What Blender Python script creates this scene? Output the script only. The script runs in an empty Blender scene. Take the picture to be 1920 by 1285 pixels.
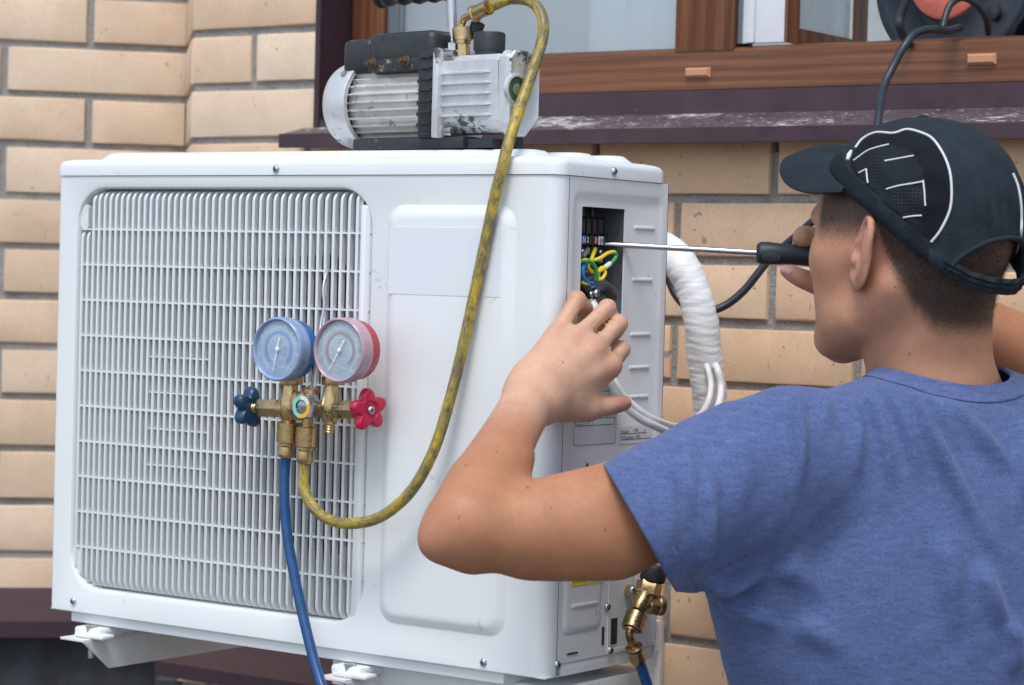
import bpy, bmesh, math, random
import numpy as np
from mathutils import Vector, Matrix
from mathutils.bvhtree import BVHTree
random.seed(7); np.random.seed(7)
SC = bpy.context.scene
COL = SC.collection
rad = math.radians
# ------------------------------------------------------------------ camera, sky, sun, exposure
F = 4547.0
RX = np.array([0.81393894, 0.03767528, -0.5797275])
RY = np.array([0.58032768, -0.00653568, 0.81435685])
RZ = np.array([0.02689221, -0.99926866, -0.02718365])
RM = np.stack([RX, RY, RZ])                       # camera axes -> world
CAM = np.array([1.36344006, -1.98769984, 1.60021575])
cd = bpy.data.cameras.new('camera'); co = bpy.data.objects.new('camera', cd); COL.objects.link(co)
cd.sensor_width = 36.0; cd.lens = F / 1920 * 36.0; cd.clip_start = 0.05; cd.clip_end = 500
cd.dof.use_dof = True; cd.dof.focus_distance = 2.48; cd.dof.aperture_fstop = 9.0
m4 = Matrix(((RM[0, 0], -RM[0, 1], -RM[0, 2], CAM[0]), (RM[1, 0], -RM[1, 1], -RM[1, 2], CAM[1]),
             (RM[2, 0], -RM[2, 1], -RM[2, 2], CAM[2]), (0, 0, 0, 1)))
co.matrix_world = m4
SC.camera = co
SUN_EL, SUN_AZ = 60.0, 290.0                      # azimuth measured from +X, anticlockwise: light comes from there
w = bpy.data.worlds.new('World'); SC.world = w; w.use_nodes = True
nt = w.node_tree; nt.nodes.clear()
sky = nt.nodes.new('ShaderNodeTexSky'); sky.sky_type = 'NISHITA'; sky.sun_disc = False
sky.sun_elevation = rad(SUN_EL); sky.sun_rotation = rad(90 - SUN_AZ)
sky.air_density = 1.0; sky.dust_density = 1.5; sky.ozone_density = 1.0
hs = nt.nodes.new('ShaderNodeHueSaturation'); hs.inputs['Saturation'].default_value = 0.72
bg = nt.nodes.new('ShaderNodeBackground'); bg.inputs['Strength'].default_value = 0.15
wo = nt.nodes.new('ShaderNodeOutputWorld')
nt.links.new(sky.outputs[0], hs.inputs['Color']); nt.links.new(hs.outputs[0], bg.inputs['Color']); nt.links.new(bg.outputs[0], wo.inputs[0])
sd = bpy.data.lights.new('sun', 'SUN'); sd.energy = 1.35; sd.angle = rad(22); sd.color = (1.0, 0.98, 0.95)
so = bpy.data.objects.new('sun', sd); COL.objects.link(so)
sv = Vector((math.cos(rad(SUN_AZ)) * math.cos(rad(SUN_EL)), math.sin(rad(SUN_AZ)) * math.cos(rad(SUN_EL)), math.sin(rad(SUN_EL))))
so.rotation_euler = sv.to_track_quat('Z', 'Y').to_euler()
SC.view_settings.view_transform = 'Standard'; SC.view_settings.look = 'None'
SC.view_settings.exposure = 0.55; SC.view_settings.gamma = 1.0; SC.view_settings.use_curve_mapping = False
SC.render.engine = 'CYCLES'

# ------------------------------------------------------------------ helpers
def wray(x, y): return RM @ np.array([(x - 960) / F, (y - 642.5) / F, 1.0])
def U(x, y, ax, v):
    d = wray(x, y); return CAM + (v - CAM[ax]) / d[ax] * d
def D(x, y, z): return CAM + wray(x, y) * z
def ONP(x, y, P, N):
    d = wray(x, y); N = np.array(N, float); return CAM + np.dot(np.array(P) - CAM, N) / np.dot(d, N) * d

def tag(o, label=None, cat=None, group=None, kind=None):
    if label: o['label'] = label
    if cat: o['category'] = cat
    if group: o['group'] = group
    if kind: o['kind'] = kind
    return o
def empty(name, loc=(0, 0, 0), parent=None):
    o = bpy.data.objects.new(name, None); COL.objects.link(o); o.location = Vector(loc); o.empty_display_size = .05
    if parent: o.parent = parent
    return o
def par(o, parent):
    # parent keeping the child's own coordinates as world coordinates (parents may carry a location)
    o.parent = parent
    p = Matrix.Identity(4); q = parent
    while q is not None:
        p = q.matrix_basis_cache @ p if hasattr(q, 'matrix_basis_cache') else Matrix.Translation(q.location) @ p
        q = q.parent
    return o
class MB:
    def __init__(s): s.v = []; s.f = []; s.uv = {}; s.mi = []; s.cm = 0
    def add(s, vs, fs, uvs=None):
        b = len(s.v); s.v += [tuple(map(float, p)) for p in vs]
        for i, f in enumerate(fs):
            s.f.append(tuple(k + b for k in f)); s.mi.append(s.cm)
            if uvs: s.uv[len(s.f) - 1] = [uvs[k] for k in f]
        return s
    def box(s, a, b, c=0.0, fr=None):
        (x0, y0, z0), (x1, y1, z1) = a, b
        if c <= 0:
            vs = [(x, y, z) for z in (z0, z1) for y in (y0, y1) for x in (x0, x1)]
            fs = [(0, 2, 3, 1), (4, 5, 7, 6), (0, 1, 5, 4), (2, 6, 7, 3), (0, 4, 6, 2), (1, 3, 7, 5)]
        else:
            bm = bmesh.new(); bmesh.ops.create_cube(bm, size=1.0)
            for v in bm.verts: v.co = Vector(((x0 + x1) / 2 + v.co.x * (x1 - x0), (y0 + y1) / 2 + v.co.y * (y1 - y0), (z0 + z1) / 2 + v.co.z * (z1 - z0)))
            bmesh.ops.bevel(bm, geom=bm.edges[:], offset=c, segments=2, profile=.5, affect='EDGES')
            bm.verts.index_update(); vs = [tuple(v.co) for v in bm.verts]; fs = [tuple(v.index for v in f.verts) for f in bm.faces]; bm.free()
        if fr is not None: vs = [fr(p) for p in vs]
        return s.add(vs, fs)
    def loops(s, Ls, cap0=False, cap1=False, closed=True):
        n = len(Ls[0]); vs = [p for L in Ls for p in L]; fs = []
        for i in range(len(Ls) - 1):
            for j in range(n if closed else n - 1):
                k = (j + 1) % n
                fs.append((i * n + j, i * n + k, (i + 1) * n + k, (i + 1) * n + j))
        if cap0: fs.append(tuple(range(n))[::-1])
        if cap1: fs.append(tuple((len(Ls) - 1) * n + j for j in range(n)))
        return s.add(vs, fs)
    def lathe(s, p0, ax, prof, n=24, ph=0.0, squash=None):
        # prof: list of (distance along axis, radius)
        p0 = np.array(p0, float); ax = np.array(ax, float); ax /= np.linalg.norm(ax)
        t = np.array([0, 0, 1.0]) if abs(ax[2]) < .9 else np.array([1.0, 0, 0])
        u = np.cross(ax, t); u /= np.linalg.norm(u); v = np.cross(ax, u)
        Ls = []
        for d, r in prof:
            Ls.append([p0 + ax * d + r * (math.cos(2 * math.pi * k / n + ph) * u + math.sin(2 * math.pi * k / n + ph) * v) for k in range(n)])
        return s.loops(Ls, True, True)
    def cyl(s, a, b, r, n=20, c=0.0, r1=None, ph=0.0):
        a = np.array(a, float); b = np.array(b, float); L = np.linalg.norm(b - a); r1 = r if r1 is None else r1
        pr = [(0, r), (L, r1)] if c <= 0 else [(0, r - c), (c * .3, r - c * .3), (c, r), (L - c, r1), (L - c * .3, r1 - c * .3), (L, r1 - c)]
        return s.lathe(a, b - a, pr, n, ph)
    def tube(s, P, r, n=12, cap=True, scale=1.0):
        P = [np.array(p, float) for p in P]; m = len(P)
        T = [P[min(i + 1, m - 1)] - P[max(i - 1, 0)] for i in range(m)]; T = [t / (np.linalg.norm(t) + 1e-12) for t in T]
        a = np.array([0, 0, 1.0]) if abs(T[0][2]) < .9 else np.array([1.0, 0, 0])
        u = np.cross(T[0], a); u /= np.linalg.norm(u); Ls = []; uv = []; L = 0
        for i in range(m):
            u = u - np.dot(u, T[i]) * T[i]; u /= np.linalg.norm(u); v = np.cross(T[i], u)
            rr = r[i] if hasattr(r, '__len__') else r
            if i: L += np.linalg.norm(P[i] - P[i - 1])
            for k in range(n):
                th = 2 * math.pi * k / n
                Ls.append(P[i] + rr * (math.cos(th) * u + math.sin(th) * v)); uv.append((L * scale, k / n))
        fs = [(i * n + j, i * n + (j + 1) % n, (i + 1) * n + (j + 1) % n, (i + 1) * n + j) for i in range(m - 1) for j in range(n)]
        if cap: fs += [tuple(range(n))[::-1], tuple((m - 1) * n + j for j in range(n))]
        return s.add(Ls, fs, uv)
    def mesh(s, name, smooth=30):
        me = bpy.data.meshes.new(name); me.from_pydata(s.v, [], s.f)
        if s.uv:
            ul = me.uv_layers.new(name='UVMap')
            for p in me.polygons:
                if p.index in s.uv:
                    for li, q in zip(p.loop_indices, s.uv[p.index]): ul.data[li].uv = q
        bm = bmesh.new(); bm.from_mesh(me); bmesh.ops.recalc_face_normals(bm, faces=bm.faces[:]); bm.to_mesh(me); bm.free()
        if smooth:
            me.polygons.foreach_set('use_smooth', [True] * len(me.polygons))
            me.set_sharp_from_angle(angle=rad(smooth))
        return me
    def build(s, name, m, parent=None, smooth=30, label=None):
        me = s.mesh(name, smooth)
        for mm in (m if isinstance(m, (list, tuple)) else [m]): me.materials.append(mm)
        if isinstance(m, (list, tuple)): me.polygons.foreach_set('material_index', s.mi)
        return link(name, me, parent, label)
def wpos(o):
    p = Vector((0, 0, 0))
    while o is not None: p += o.location; o = o.parent
    return p
def link(name, me, parent=None, label=None, loc=None, rot=None):
    o = bpy.data.objects.new(name, me); COL.objects.link(o)
    if parent:
        o.parent = parent
        if loc is None: o.location = -wpos(parent)
    if loc is not None: o.location = Vector(loc) - (wpos(parent) if parent else Vector((0, 0, 0)))
    if rot is not None: o.rotation_euler = rot
    if label: o['label'] = label
    return o
def rrect(x0, x1, z0, z1, r, n=6):
    P = []
    for cx, cz, a0 in ((x1 - r, z1 - r, 0), (x0 + r, z1 - r, 90), (x0 + r, z0 + r, 180), (x1 - r, z0 + r, 270)):
        for k in range(n + 1):
            a = rad(a0 + 90 * k / n); P.append((cx + r * math.cos(a), cz + r * math.sin(a)))
    return P
def spl(P, n=10):
    P = [np.array(p, float) for p in P]; Q = [2 * P[0] - P[1]] + P + [2 * P[-1] - P[-2]]; out = []
    for i in range(1, len(Q) - 2):
        for k in range(n):
            t = k / n; a, b, c, d = Q[i - 1:i + 3]
            out.append(.5 * ((2 * b) + (c - a) * t + (2 * a - 5 * b + 4 * c - d) * t * t + (3 * b - a - 3 * c + d) * t ** 3))
    out.append(P[-1]); return out

# ------------------------------------------------------------------ materials
class NT:
    def __init__(s, name):
        s.m = bpy.data.materials.new(name); s.m.use_nodes = True; s.t = s.m.node_tree
        s.b = s.t.nodes['Principled BSDF']
    def n(s, typ, **kw):
        o = s.t.nodes.new(typ)
        for k, v in kw.items():
            if k.startswith('i_'):
                kk = k[2:].replace('_', ' '); o.inputs[int(kk) if kk.isdigit() else kk].default_value = v
            else: setattr(o, k, v)
        return o
    def l(s, a, b): s.t.links.new(a, b)
    def coords(s, kind='Object', scale=(1, 1, 1), rnd=False):
        tc = s.n('ShaderNodeTexCoord'); mp = s.n('ShaderNodeMapping'); mp.inputs['Scale'].default_value = scale
        s.l(tc.outputs[kind], mp.inputs['Vector'])
        if rnd:
            oi = s.n('ShaderNodeObjectInfo'); mu = s.n('ShaderNodeMath', operation='MULTIPLY', i_1=37.0); s.l(oi.outputs['Random'], mu.inputs[0])
            cx = s.n('ShaderNodeCombineXYZ'); s.l(mu.outputs[0], cx.inputs[0]); s.l(mu.outputs[0], cx.inputs[1]); s.l(mu.outputs[0], cx.inputs[2])
            s.l(cx.outputs[0], mp.inputs['Location'])
        return mp.outputs[0]
    def noise(s, co_, scale, detail=4, rough=.55, dist=0):
        o = s.n('ShaderNodeTexNoise'); o.inputs['Scale'].default_value = scale; o.inputs['Detail'].default_value = detail
        o.inputs['Roughness'].default_value = rough; o.inputs['Distortion'].default_value = dist; s.l(co_, o.inputs['Vector']); return o.outputs['Fac']
    def ramp(s, fac, *st):
        o = s.n('ShaderNodeValToRGB'); e = o.color_ramp.elements
        while len(e) < len(st): e.new(.5)
        for i, (p, c) in enumerate(st):
            e[i].position = p; e[i].color = (*c, 1) if hasattr(c, '__len__') else (c, c, c, 1)
        s.l(fac, o.inputs[0]); return o.outputs[0]
    def mix(s, fac, a, b, mode='MIX'):
        o = s.n('ShaderNodeMix', data_type='RGBA', blend_type=mode)
        for k, q in ((0, fac), (6, a), (7, b)):
            if isinstance(q, (int, float)): o.inputs[k].default_value = q
            elif isinstance(q, tuple): o.inputs[k].default_value = (*q, 1)
            else: s.l(q, o.inputs[k])
        return o.outputs[2]
    def bump(s, h, strength=.3, dist=.001):
        o = s.n('ShaderNodeBump'); o.inputs['Strength'].default_value = strength; o.inputs['Distance'].default_value = dist
        s.l(h, o.inputs['Height'])
        if s.b.inputs['Normal'].links: s.l(s.b.inputs['Normal'].links[0].from_socket, o.inputs['Normal'])
        s.l(o.outputs[0], s.b.inputs['Normal']); return o
    def set(s, **kw):
        for k, v in kw.items():
            k = k.replace('_', ' ')
            inp = s.b.inputs[k]
            if hasattr(v, 'links') or hasattr(v, 'is_linked'): s.l(v, inp)
            elif isinstance(v, tuple): inp.default_value = (*v, 1)
            else: inp.default_value = v
        return s
def simple(name, c, rough=.5, metal=0.0, var=.08, vs=40, bump=0.0, bs=300, dirt=None, dirtamt=.0, ds=60, coat=0.0, kind='Object', rv=.1):
    N = NT(name); co_ = N.coords(kind)
    f = N.noise(co_, vs, 5)
    lo = tuple(max(0, x * (1 - var)) for x in c); hi = tuple(min(1, x * (1 + var)) for x in c)
    colr = N.ramp(f, (.3, lo), (.7, hi))
    if dirt:
        g = N.noise(co_, ds, 8, .7); g2 = N.noise(co_, ds * .12, 3)
        mm = N.n('ShaderNodeMath', operation='ADD'); N.l(g, mm.inputs[0]); N.l(g2, mm.inputs[1])
        hf = N.n('ShaderNodeMath', operation='MULTIPLY', i_1=0.5); N.l(mm.outputs[0], hf.inputs[0])
        k = N.ramp(hf.outputs[0], (.60 - dirtamt, 0.0), (.635 - dirtamt, 1.0))
        colr = N.mix(k, colr, dirt)
    N.set(Base_Color=colr, Metallic=metal, Coat_Weight=coat)
    r = N.ramp(N.noise(co_, vs * 2.3, 4), (.3, max(0, rough - rv)), (.7, min(1, rough + rv))); N.set(Roughness=r)
    if bump: N.bump(N.noise(co_, bs, 5), bump, .0006)
    return N.m
M = {}
M['white'] = simple('white_powder_coat', (.75, .78, .785), .38, var=.02, vs=8, bump=.06, bs=900, dirt=(.58, .58, .56), dirtamt=-.008, ds=160, rv=.05)
M['grille'] = simple('white_plastic', (.71, .735, .745), .42, var=.02, vs=30, dirt=(.5, .5, .48), dirtamt=.01, ds=90, rv=.05)
M['dark_in'] = simple('dark_interior', (.018, .020, .022), .6)
M['coil'] = simple('aluminium_coil', (.16, .17, .18), .5, .6)
M['shroud'] = simple('shroud_grey', (.30, .315, .325), .5)
M['chrome'] = simple('chrome', (.52, .53, .54), .27, 1.0, var=.03, rv=.05)
M['steel'] = simple('zinc_steel', (.52, .55, .60), .32, 1.0, var=.1, vs=200)
M['steel_dark'] = simple('worn_steel', (.42, .40, .38), .35, 1.0, var=.25, vs=300)
M['brass'] = simple('brass', (.55, .40, .20), .33, 1.0, var=.2, vs=120, bump=.1, bs=700, dirt=(.22, .15, .08), dirtamt=.03, ds=150)
M['alu'] = simple('cast_aluminium', (.68, .69, .71), .42, .55, var=.10, vs=60, bump=.35, bs=500, dirt=(.10, .10, .11), dirtamt=.050, ds=130)
M['alu_motor'] = simple('motor_aluminium', (.66, .65, .62), .42, .35, var=.12, vs=50, bump=.15, bs=400, dirt=(.20, .17, .13), dirtamt=.05, ds=60)
M['black_pl'] = simple('black_plastic', (.022, .025, .030), .42, var=.25, vs=80, bump=.1, bs=800, dirt=(.09, .09, .09), dirtamt=-.02, ds=120)
M['rubber'] = simple('black_rubber', (.020, .024, .030), .5, var=.2, vs=80, bump=.15, bs=900)
M['cable'] = simple('black_cable', (.020, .028, .038), .42, var=.25, vs=60, bump=.1, bs=700)
M['white_cable'] = simple('white_cable', (.75, .745, .73), .4, var=.04, vs=60, dirt=(.35, .33, .30), dirtamt=-.03, ds=130)
M['handle_rub'] = simple('dark_blue_grip', (.014, .022, .034), .45, var=.15, vs=60, bump=.08, bs=900)
M['blue_hose'] = simple('blue_hose', (.009, .066, .20), .33, var=.18, vs=90, bump=.06, bs=600)
M['blue_pl'] = simple('blue_paint', (.008, .12, .40), .28, var=.06)
M['navy_pl'] = simple('navy_plastic', (.012, .055, .115), .38, var=.2, vs=120)
M['red_pl'] = simple('red_paint', (.45, .018, .035), .32, var=.06)
M['pink_pl'] = simple('crimson_plastic', (.50, .012, .06), .35, var=.15, vs=150)
M['purple'] = simple('plum_metal', (.036, .018, .026), .5, var=.12, vs=15, bump=.03, bs=200, rv=.08)
M['tan_cap'] = simple('tan_plastic', (.55, .27, .15), .45, var=.05)
M['found'] = simple('plinth_bitumen', (.040, .043, .050), .9, var=.4, vs=18, bump=.8, bs=120)
M['wht_pvc'] = simple('white_pvc', (.78, .80, .83), .3, var=.02)
M['gasket'] = simple('grey_gasket', (.16, .19, .22), .5)
M['zinc_bracket'] = simple('bracket_white', (.70, .70, .69), .45, var=.05, vs=40, dirt=(.35, .33, .3), dirtamt=.0, ds=90)
M['orange_red'] = simple('coral_plastic', (.66, .17, .12), .5, var=.12, vs=60, dirt=(.60, .42, .38), dirtamt=.06, ds=40)
M['reel'] = simple('reel_plastic', (.028, .038, .052), .42, var=.3, vs=30, dirt=(.14, .15, .17), dirtamt=.03, ds=40)
M['label'] = simple('pale_film', (.725, .755, .80), .3, var=.0)
M['paper'] = simple('label_silver', (.70, .715, .72), .4, var=.02)
M['paper2'] = simple('label_white', (.80, .82, .86), .45, var=.02)
M['ink'] = simple('ink_grey', (.07, .07, .085), .6)
M['yel'] = simple('yellow_print', (.90, .72, .01), .45, var=.04)
M['blk'] = simple('black_print', (.012, .012, .012), .5)
M['wire_y'] = simple('yellow_wire', (.85, .66, .03), .4); M['wire_g'] = simple('green_wire', (.05, .40, .08), .4)
M['wire_b'] = simple('blue_wire', (.02, .20, .62), .4); M['wire_br'] = simple('brown_wire', (.16, .07, .03), .4)
M['wire_gr'] = simple('grey_wire', (.25, .22, .25), .4)
M['maroon'] = simple('maroon_print', (.16, .01, .02), .4)
M['white_txt'] = simple('white_print', (.8, .8, .8), .5)
M['inner_metal'] = simple('inner_zinc', (.26, .29, .30), .42, .7, var=.2, vs=60)

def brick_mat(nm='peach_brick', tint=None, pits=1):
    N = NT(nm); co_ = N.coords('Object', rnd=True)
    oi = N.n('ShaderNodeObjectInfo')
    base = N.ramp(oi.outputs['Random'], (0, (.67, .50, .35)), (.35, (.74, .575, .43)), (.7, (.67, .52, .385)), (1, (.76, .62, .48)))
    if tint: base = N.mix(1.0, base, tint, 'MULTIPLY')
    blot = N.ramp(N.noise(co_, 14, 3), (.35, (.93, .90, .86)), (.7, (1.06, 1.04, 1.02)))
    c = N.mix(1.0, base, blot, 'MULTIPLY')
    grain = N.ramp(N.noise(co_, 260, 5, .7), (.3, .90), (.7, 1.05)); c = N.mix(1.0, c, grain, 'MULTIPLY')
    sp = N.noise(co_, 95, 3, .6); pit = N.ramp(sp, (.685 + (.04 if not pits else 0), 0.0), (.72 + (.04 if not pits else 0), 1.0)); c = N.mix(pit, c, (.22, .19, .165))
    sc2 = N.coords('Object', (260, 260, 22), rnd=True); scr = N.ramp(N.noise(sc2, 1.0, 2), (.735, 0.0), (.76, 1.0)); c = N.mix(scr, c, (.14, .12, .10))
    st_ = N.ramp(N.noise(co_, 7, 5, .65), (.60, 0.0), (.72, .45)); c = N.mix(st_, c, (.50, .33, .20))
    bp = N.ramp(N.noise(co_, 48, 2, .5), (.715 + (.045 if not pits else 0), 0.0), (.73 + (.045 if not pits else 0), .85)); c = N.mix(bp, c, (.27, .25, .225))
    N.set(Base_Color=c, Roughness=.82)
    N.bump(N.noise(co_, 60, 4, .6), .25, .0015)
    N.bump(N.noise(co_, 300, 6, .7), .35, .0008); N.bump(N.ramp(sp, (.66, 1.0), (.74, 0.0)), .6, .0012)
    return N.m
def mortar_mat():
    N = NT('grey_mortar'); co_ = N.coords('Object')
    c = N.ramp(N.noise(co_, 30, 6, .65), (.3, (.36, .35, .325)), (.7, (.54, .53, .50)))
    g = N.ramp(N.noise(co_, 500, 4, .7), (.35, .55), (.6, 1.1)); c = N.mix(1.0, c, g, 'MULTIPLY')
    N.set(Base_Color=c, Roughness=.95); N.bump(N.noise(co_, 160, 8, .75), 1.0, .005); N.bump(N.noise(co_, 600, 4, .7), .8, .0015); return N.m
def wood_mat(name, axis):
    N = NT(name)
    s = {'x': (1.6, 14, 26), 'z': (26, 14, 1.6)}[axis]
    co_ = N.coords('Object', s)
    d = N.noise(co_, .9, 3, .5, 1.4)
    wv = N.n('ShaderNodeTexWave', wave_type='RINGS', rings_direction='SPHERICAL'); N.l(co_, wv.inputs['Vector'])
    wv.inputs['Scale'].default_value = .9; wv.inputs['Distortion'].default_value = 5; wv.inputs['Detail'].default_value = 3; wv.inputs['Detail Scale'].default_value = .8
    c = N.ramp(wv.outputs['Fac'], (0, (.110, .043, .018)), (.45, (.180, .072, .030)), (1, (.245, .100, .042)))
    c = N.mix(.5, c, N.ramp(d, (.3, (.10, .034, .016)), (.7, (.25, .095, .040))))
    fs = {'x': (7, 300, 420), 'z': (420, 300, 7)}[axis]
    fine = N.ramp(N.noise(N.coords('Object', fs), 1, 3), (.35, .68), (.6, 1.08)); c = N.mix(.85, c, fine, 'MULTIPLY')
    sp = N.ramp(N.noise(N.coords('Object'), 330, 2), (.77, 0.0), (.80, 1.0)); c = N.mix(sp, c, (.5, .46, .4))
    N.set(Base_Color=c, Roughness=.36); N.bump(fine, .12, .0004); return N.m
def sill_mat():
    N = NT('plum_sill'); co_ = N.coords('Object', (1, 1, 1))
    st = N.coords('Object', (70, 200, 200)); n1 = N.noise(st, 1.0, 4, .6, .4); cl = N.noise(co_, 9, 3)
    mm = N.n('ShaderNodeMath', operation='ADD'); N.l(n1, mm.inputs[0]); N.l(cl, mm.inputs[1])
    hf = N.n('ShaderNodeMath', operation='MULTIPLY', i_1=0.5); N.l(mm.outputs[0], hf.inputs[0])
    k = N.ramp(hf.outputs[0], (.565, 0.0), (.59, 1.0))
    fk = N.ramp(N.noise(N.coords('Object', (150, 260, 260)), 1.0, 2), (.66, 0.0), (.70, 1.0)); kx = N.n('ShaderNodeMath', operation='MAXIMUM'); N.l(k, kx.inputs[0]); N.l(fk, kx.inputs[1]); k = kx.outputs[0]
    dust = N.ramp(N.noise(co_, 45, 5), (.35, 0.1), (.75, .55))
    c = N.mix(dust, (.060, .034, .046), (.17, .145, .165)); c = N.mix(k, c, (.58, .56, .54))
    N.set(Base_Color=c, Roughness=.5); N.bump(k, .4, .0006); return N.m
def sill_face_mat():
    N = NT('plum_lip'); co_ = N.coords('Object')
    k = N.ramp(N.noise(co_, 170, 3), (.745, 0.0), (.77, 1.0))
    c = N.ramp(N.noise(co_, 20, 4), (.3, (.040, .020, .030)), (.7, (.065, .034, .045))); c = N.mix(k, c, (.5, .48, .45))
    N.set(Base_Color=c, Roughness=.38); return N.m
def hose_mat():
    N = NT('grimy_yellow_hose'); co_ = N.coords('UV', (1, 1, 1)); 
    a = N.coords('UV', (26, 2.2, 1)); b = N.coords('UV', (95, 6, 1)); 
    n1 = N.noise(a, 1.0, 3, .6); n2 = N.noise(b, 1.0, 6, .75)
    mm = N.n('ShaderNodeMath', operation='ADD'); N.l(n1, mm.inputs[0]); N.l(n2, mm.inputs[1])
    hf = N.n('ShaderNodeMath', operation='MULTIPLY', i_1=0.5); N.l(mm.outputs[0], hf.inputs[0])
    k = N.ramp(hf.outputs[0], (.40, 0.0), (.54, 1.0))
    yl = N.ramp(N.noise(a, 2.0, 3), (.35, (.46, .34, .020)), (.65, (.70, .50, .018)))
    c = N.mix(k, yl, (.17, .145, .070)); sp = N.ramp(n2, (.56, 0.0), (.66, 1.0)); c = N.mix(sp, c, (.075, .07, .055))
    N.set(Base_Color=c, Roughness=.42); N.bump(n2, .35, .0008); return N.m
def glass_mat(name, c=(.9, .95, .97), rough=.0):
    N = NT(name); N.set(Base_Color=c, Roughness=rough, Transmission_Weight=1.0, IOR=1.45); return N.m
def pane_mat(name, c, alpha):
    N = NT(name); t = N.n('ShaderNodeBsdfTransparent'); t.inputs[0].default_value = (*c, 1)
    g = N.n('ShaderNodeBsdfGlossy'); g.inputs['Roughness'].default_value = .04; g.inputs['Color'].default_value = (.9, .95, 1, 1)
    d = N.n('ShaderNodeBsdfDiffuse'); d.inputs['Color'].default_value = (.62, .66, .68, 1)
    co_ = N.coords('Object'); k = N.ramp(N.noise(co_, 6, 5), (.3, alpha * .8), (.7, alpha * 1.25))
    m1 = N.n('ShaderNodeMixShader'); N.l(k, m1.inputs[0]); N.l(t.outputs[0], m1.inputs[1]); N.l(d.outputs[0], m1.inputs[2])
    lw = N.n('ShaderNodeLayerWeight'); lw.inputs['Blend'].default_value = .5
    fr = N.n('ShaderNodeMath', operation='POWER', i_1=4.0); N.l(lw.outputs['Facing'], fr.inputs[0]); fr2 = N.n('ShaderNodeMath', operation='MULTIPLY_ADD', i_1=.6, i_2=.045); N.l(fr.outputs[0], fr2.inputs[0]); fr = fr2
    m2 = N.n('ShaderNodeMixShader'); N.l(fr.outputs[0], m2.inputs[0]); N.l(m1.outputs[0], m2.inputs[1]); N.l(g.outputs[0], m2.inputs[2])
    N.l(m2.outputs[0], N.t.nodes['Material Output'].inputs[0]); return N.m
M['brick'] = brick_mat(pits=0); M['brick_bounce'] = brick_mat('bounce_tinted_brick', (1.04, .955, .86)); M['mortar'] = mortar_mat(); M['wood'] = wood_mat('wood_grain_horizontal', 'x'); M['woodz'] = wood_mat('wood_grain_vertical', 'z')  # below the sill: warm tint puts bounced light into the brick colour; more pits
M['sill'] = sill_mat(); M['sillf'] = sill_face_mat(); M['yhose'] = hose_mat()
M['lens'] = pane_mat('scratched_lens', (.97, .98, .99), .16)
M['glass'] = pane_mat('sky_haze_window_glass', (.86, .90, .92), .28)  # diffuse haze brightens the window pane in place of reflected sky

# ------------------------------------------------------------------ setting
g = MB(); g.add([(-60, -60, 0), (60, -60, 0), (60, 60, 0), (-60, 60, 0)], [(0, 1, 2, 3)])
gm = simple('grey_paving', (.15, .145, .14), .9, var=.15, vs=3, bump=.4, bs=60)
tag(g.build('ground', gm, smooth=0), kind='structure')

house = empty('brick_house', (0, .6, 0)); tag(house, 'peach brick house with grey mortar, plum metal sills and a brown framed window', 'house')
ZC = [2.40, 2.323, 2.246, 2.169, 2.092, 2.015, 1.9376, 1.8604, 1.7840, 1.7035, 1.6267, 1.5497, 1.4732, 1.396, 1.315, 1.233, 1.151, 1.071, .994]
YW = .6
def brick_mesh(L, H, Dp, seed):
    rs = random.Random(seed); n = [5, 2, 5, 2]
    P = []
    cs = [(0, 0), (L, 0), (L, H), (0, H)]
    for i in range(4):
        a = cs[i]; b = cs[(i + 1) % 4]
        for k in range(n[i]):
            t = k / n[i]; P.append((a[0] + (b[0] - a[0]) * t, a[1] + (b[1] - a[1]) * t))
    def lp(y, ins, j):
        out = []
        for (x, z) in P:
            xx = min(max(x, ins), L - ins); zz = min(max(z, ins), H - ins)
            out.append((xx - L / 2 + rs.uniform(-j, j), y + rs.uniform(-j, j) * .4, zz - H / 2 + rs.uniform(-j, j)))
        return out
    m = MB(); m.loops([lp(Dp, 0, 0), lp(.0022, 0, .0005), lp(.0006, .0008, .0005), lp(0, .0026, .0003)], False, True)
    return m
BM = {}
BOUNCE = [False]
def brick(L, H, loc, rotz, parent, w2=None):
    key = (round(L, 3), round(H, 3), random.randint(0, 2), BOUNCE[0])
    if key not in BM:
        me = brick_mesh(L, H, .06, (int(key[0] * 1000) * 7 + key[2]) & 1023).mesh('brick', 35); me.materials.append(M['brick_bounce' if BOUNCE[0] else 'brick']); BM[key] = me
    link('brick', BM[key], parent, loc=loc, rot=(0, 0, rotz))
JT = .0115
def course_bricks(wall, X0, X1, zt, zb, joints, org, dx, ny, rotz, firstfree=True):
    # org: origin point of wall line; dx unit vector along; local x from X0..X1
    xs = [X0] + [j for j in joints if X0 + .02 < j < X1 - .02] + [X1]
    zc = (zt + zb) / 2; H = zt - zb - JT
    for a, b in zip(xs[:-1], xs[1:]):
        la = a + (0 if a == X0 else JT / 2); lb = b - (0 if b == X1 else JT / 2)
        x = (la + lb) / 2; off = random.uniform(-.0015, .0012)
        p = (org[0] + dx[0] * x + ny[0] * off, org[1] + dx[1] * x + ny[1] * off, zc + random.uniform(-.0008, .0008))
        brick(lb - la, H, p, rotz + random.uniform(-.004, .004), wall)
PX0, PX1 = -1.0597, -.8181
ZS = 1.79                                          # sill level: wall opening above
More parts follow.
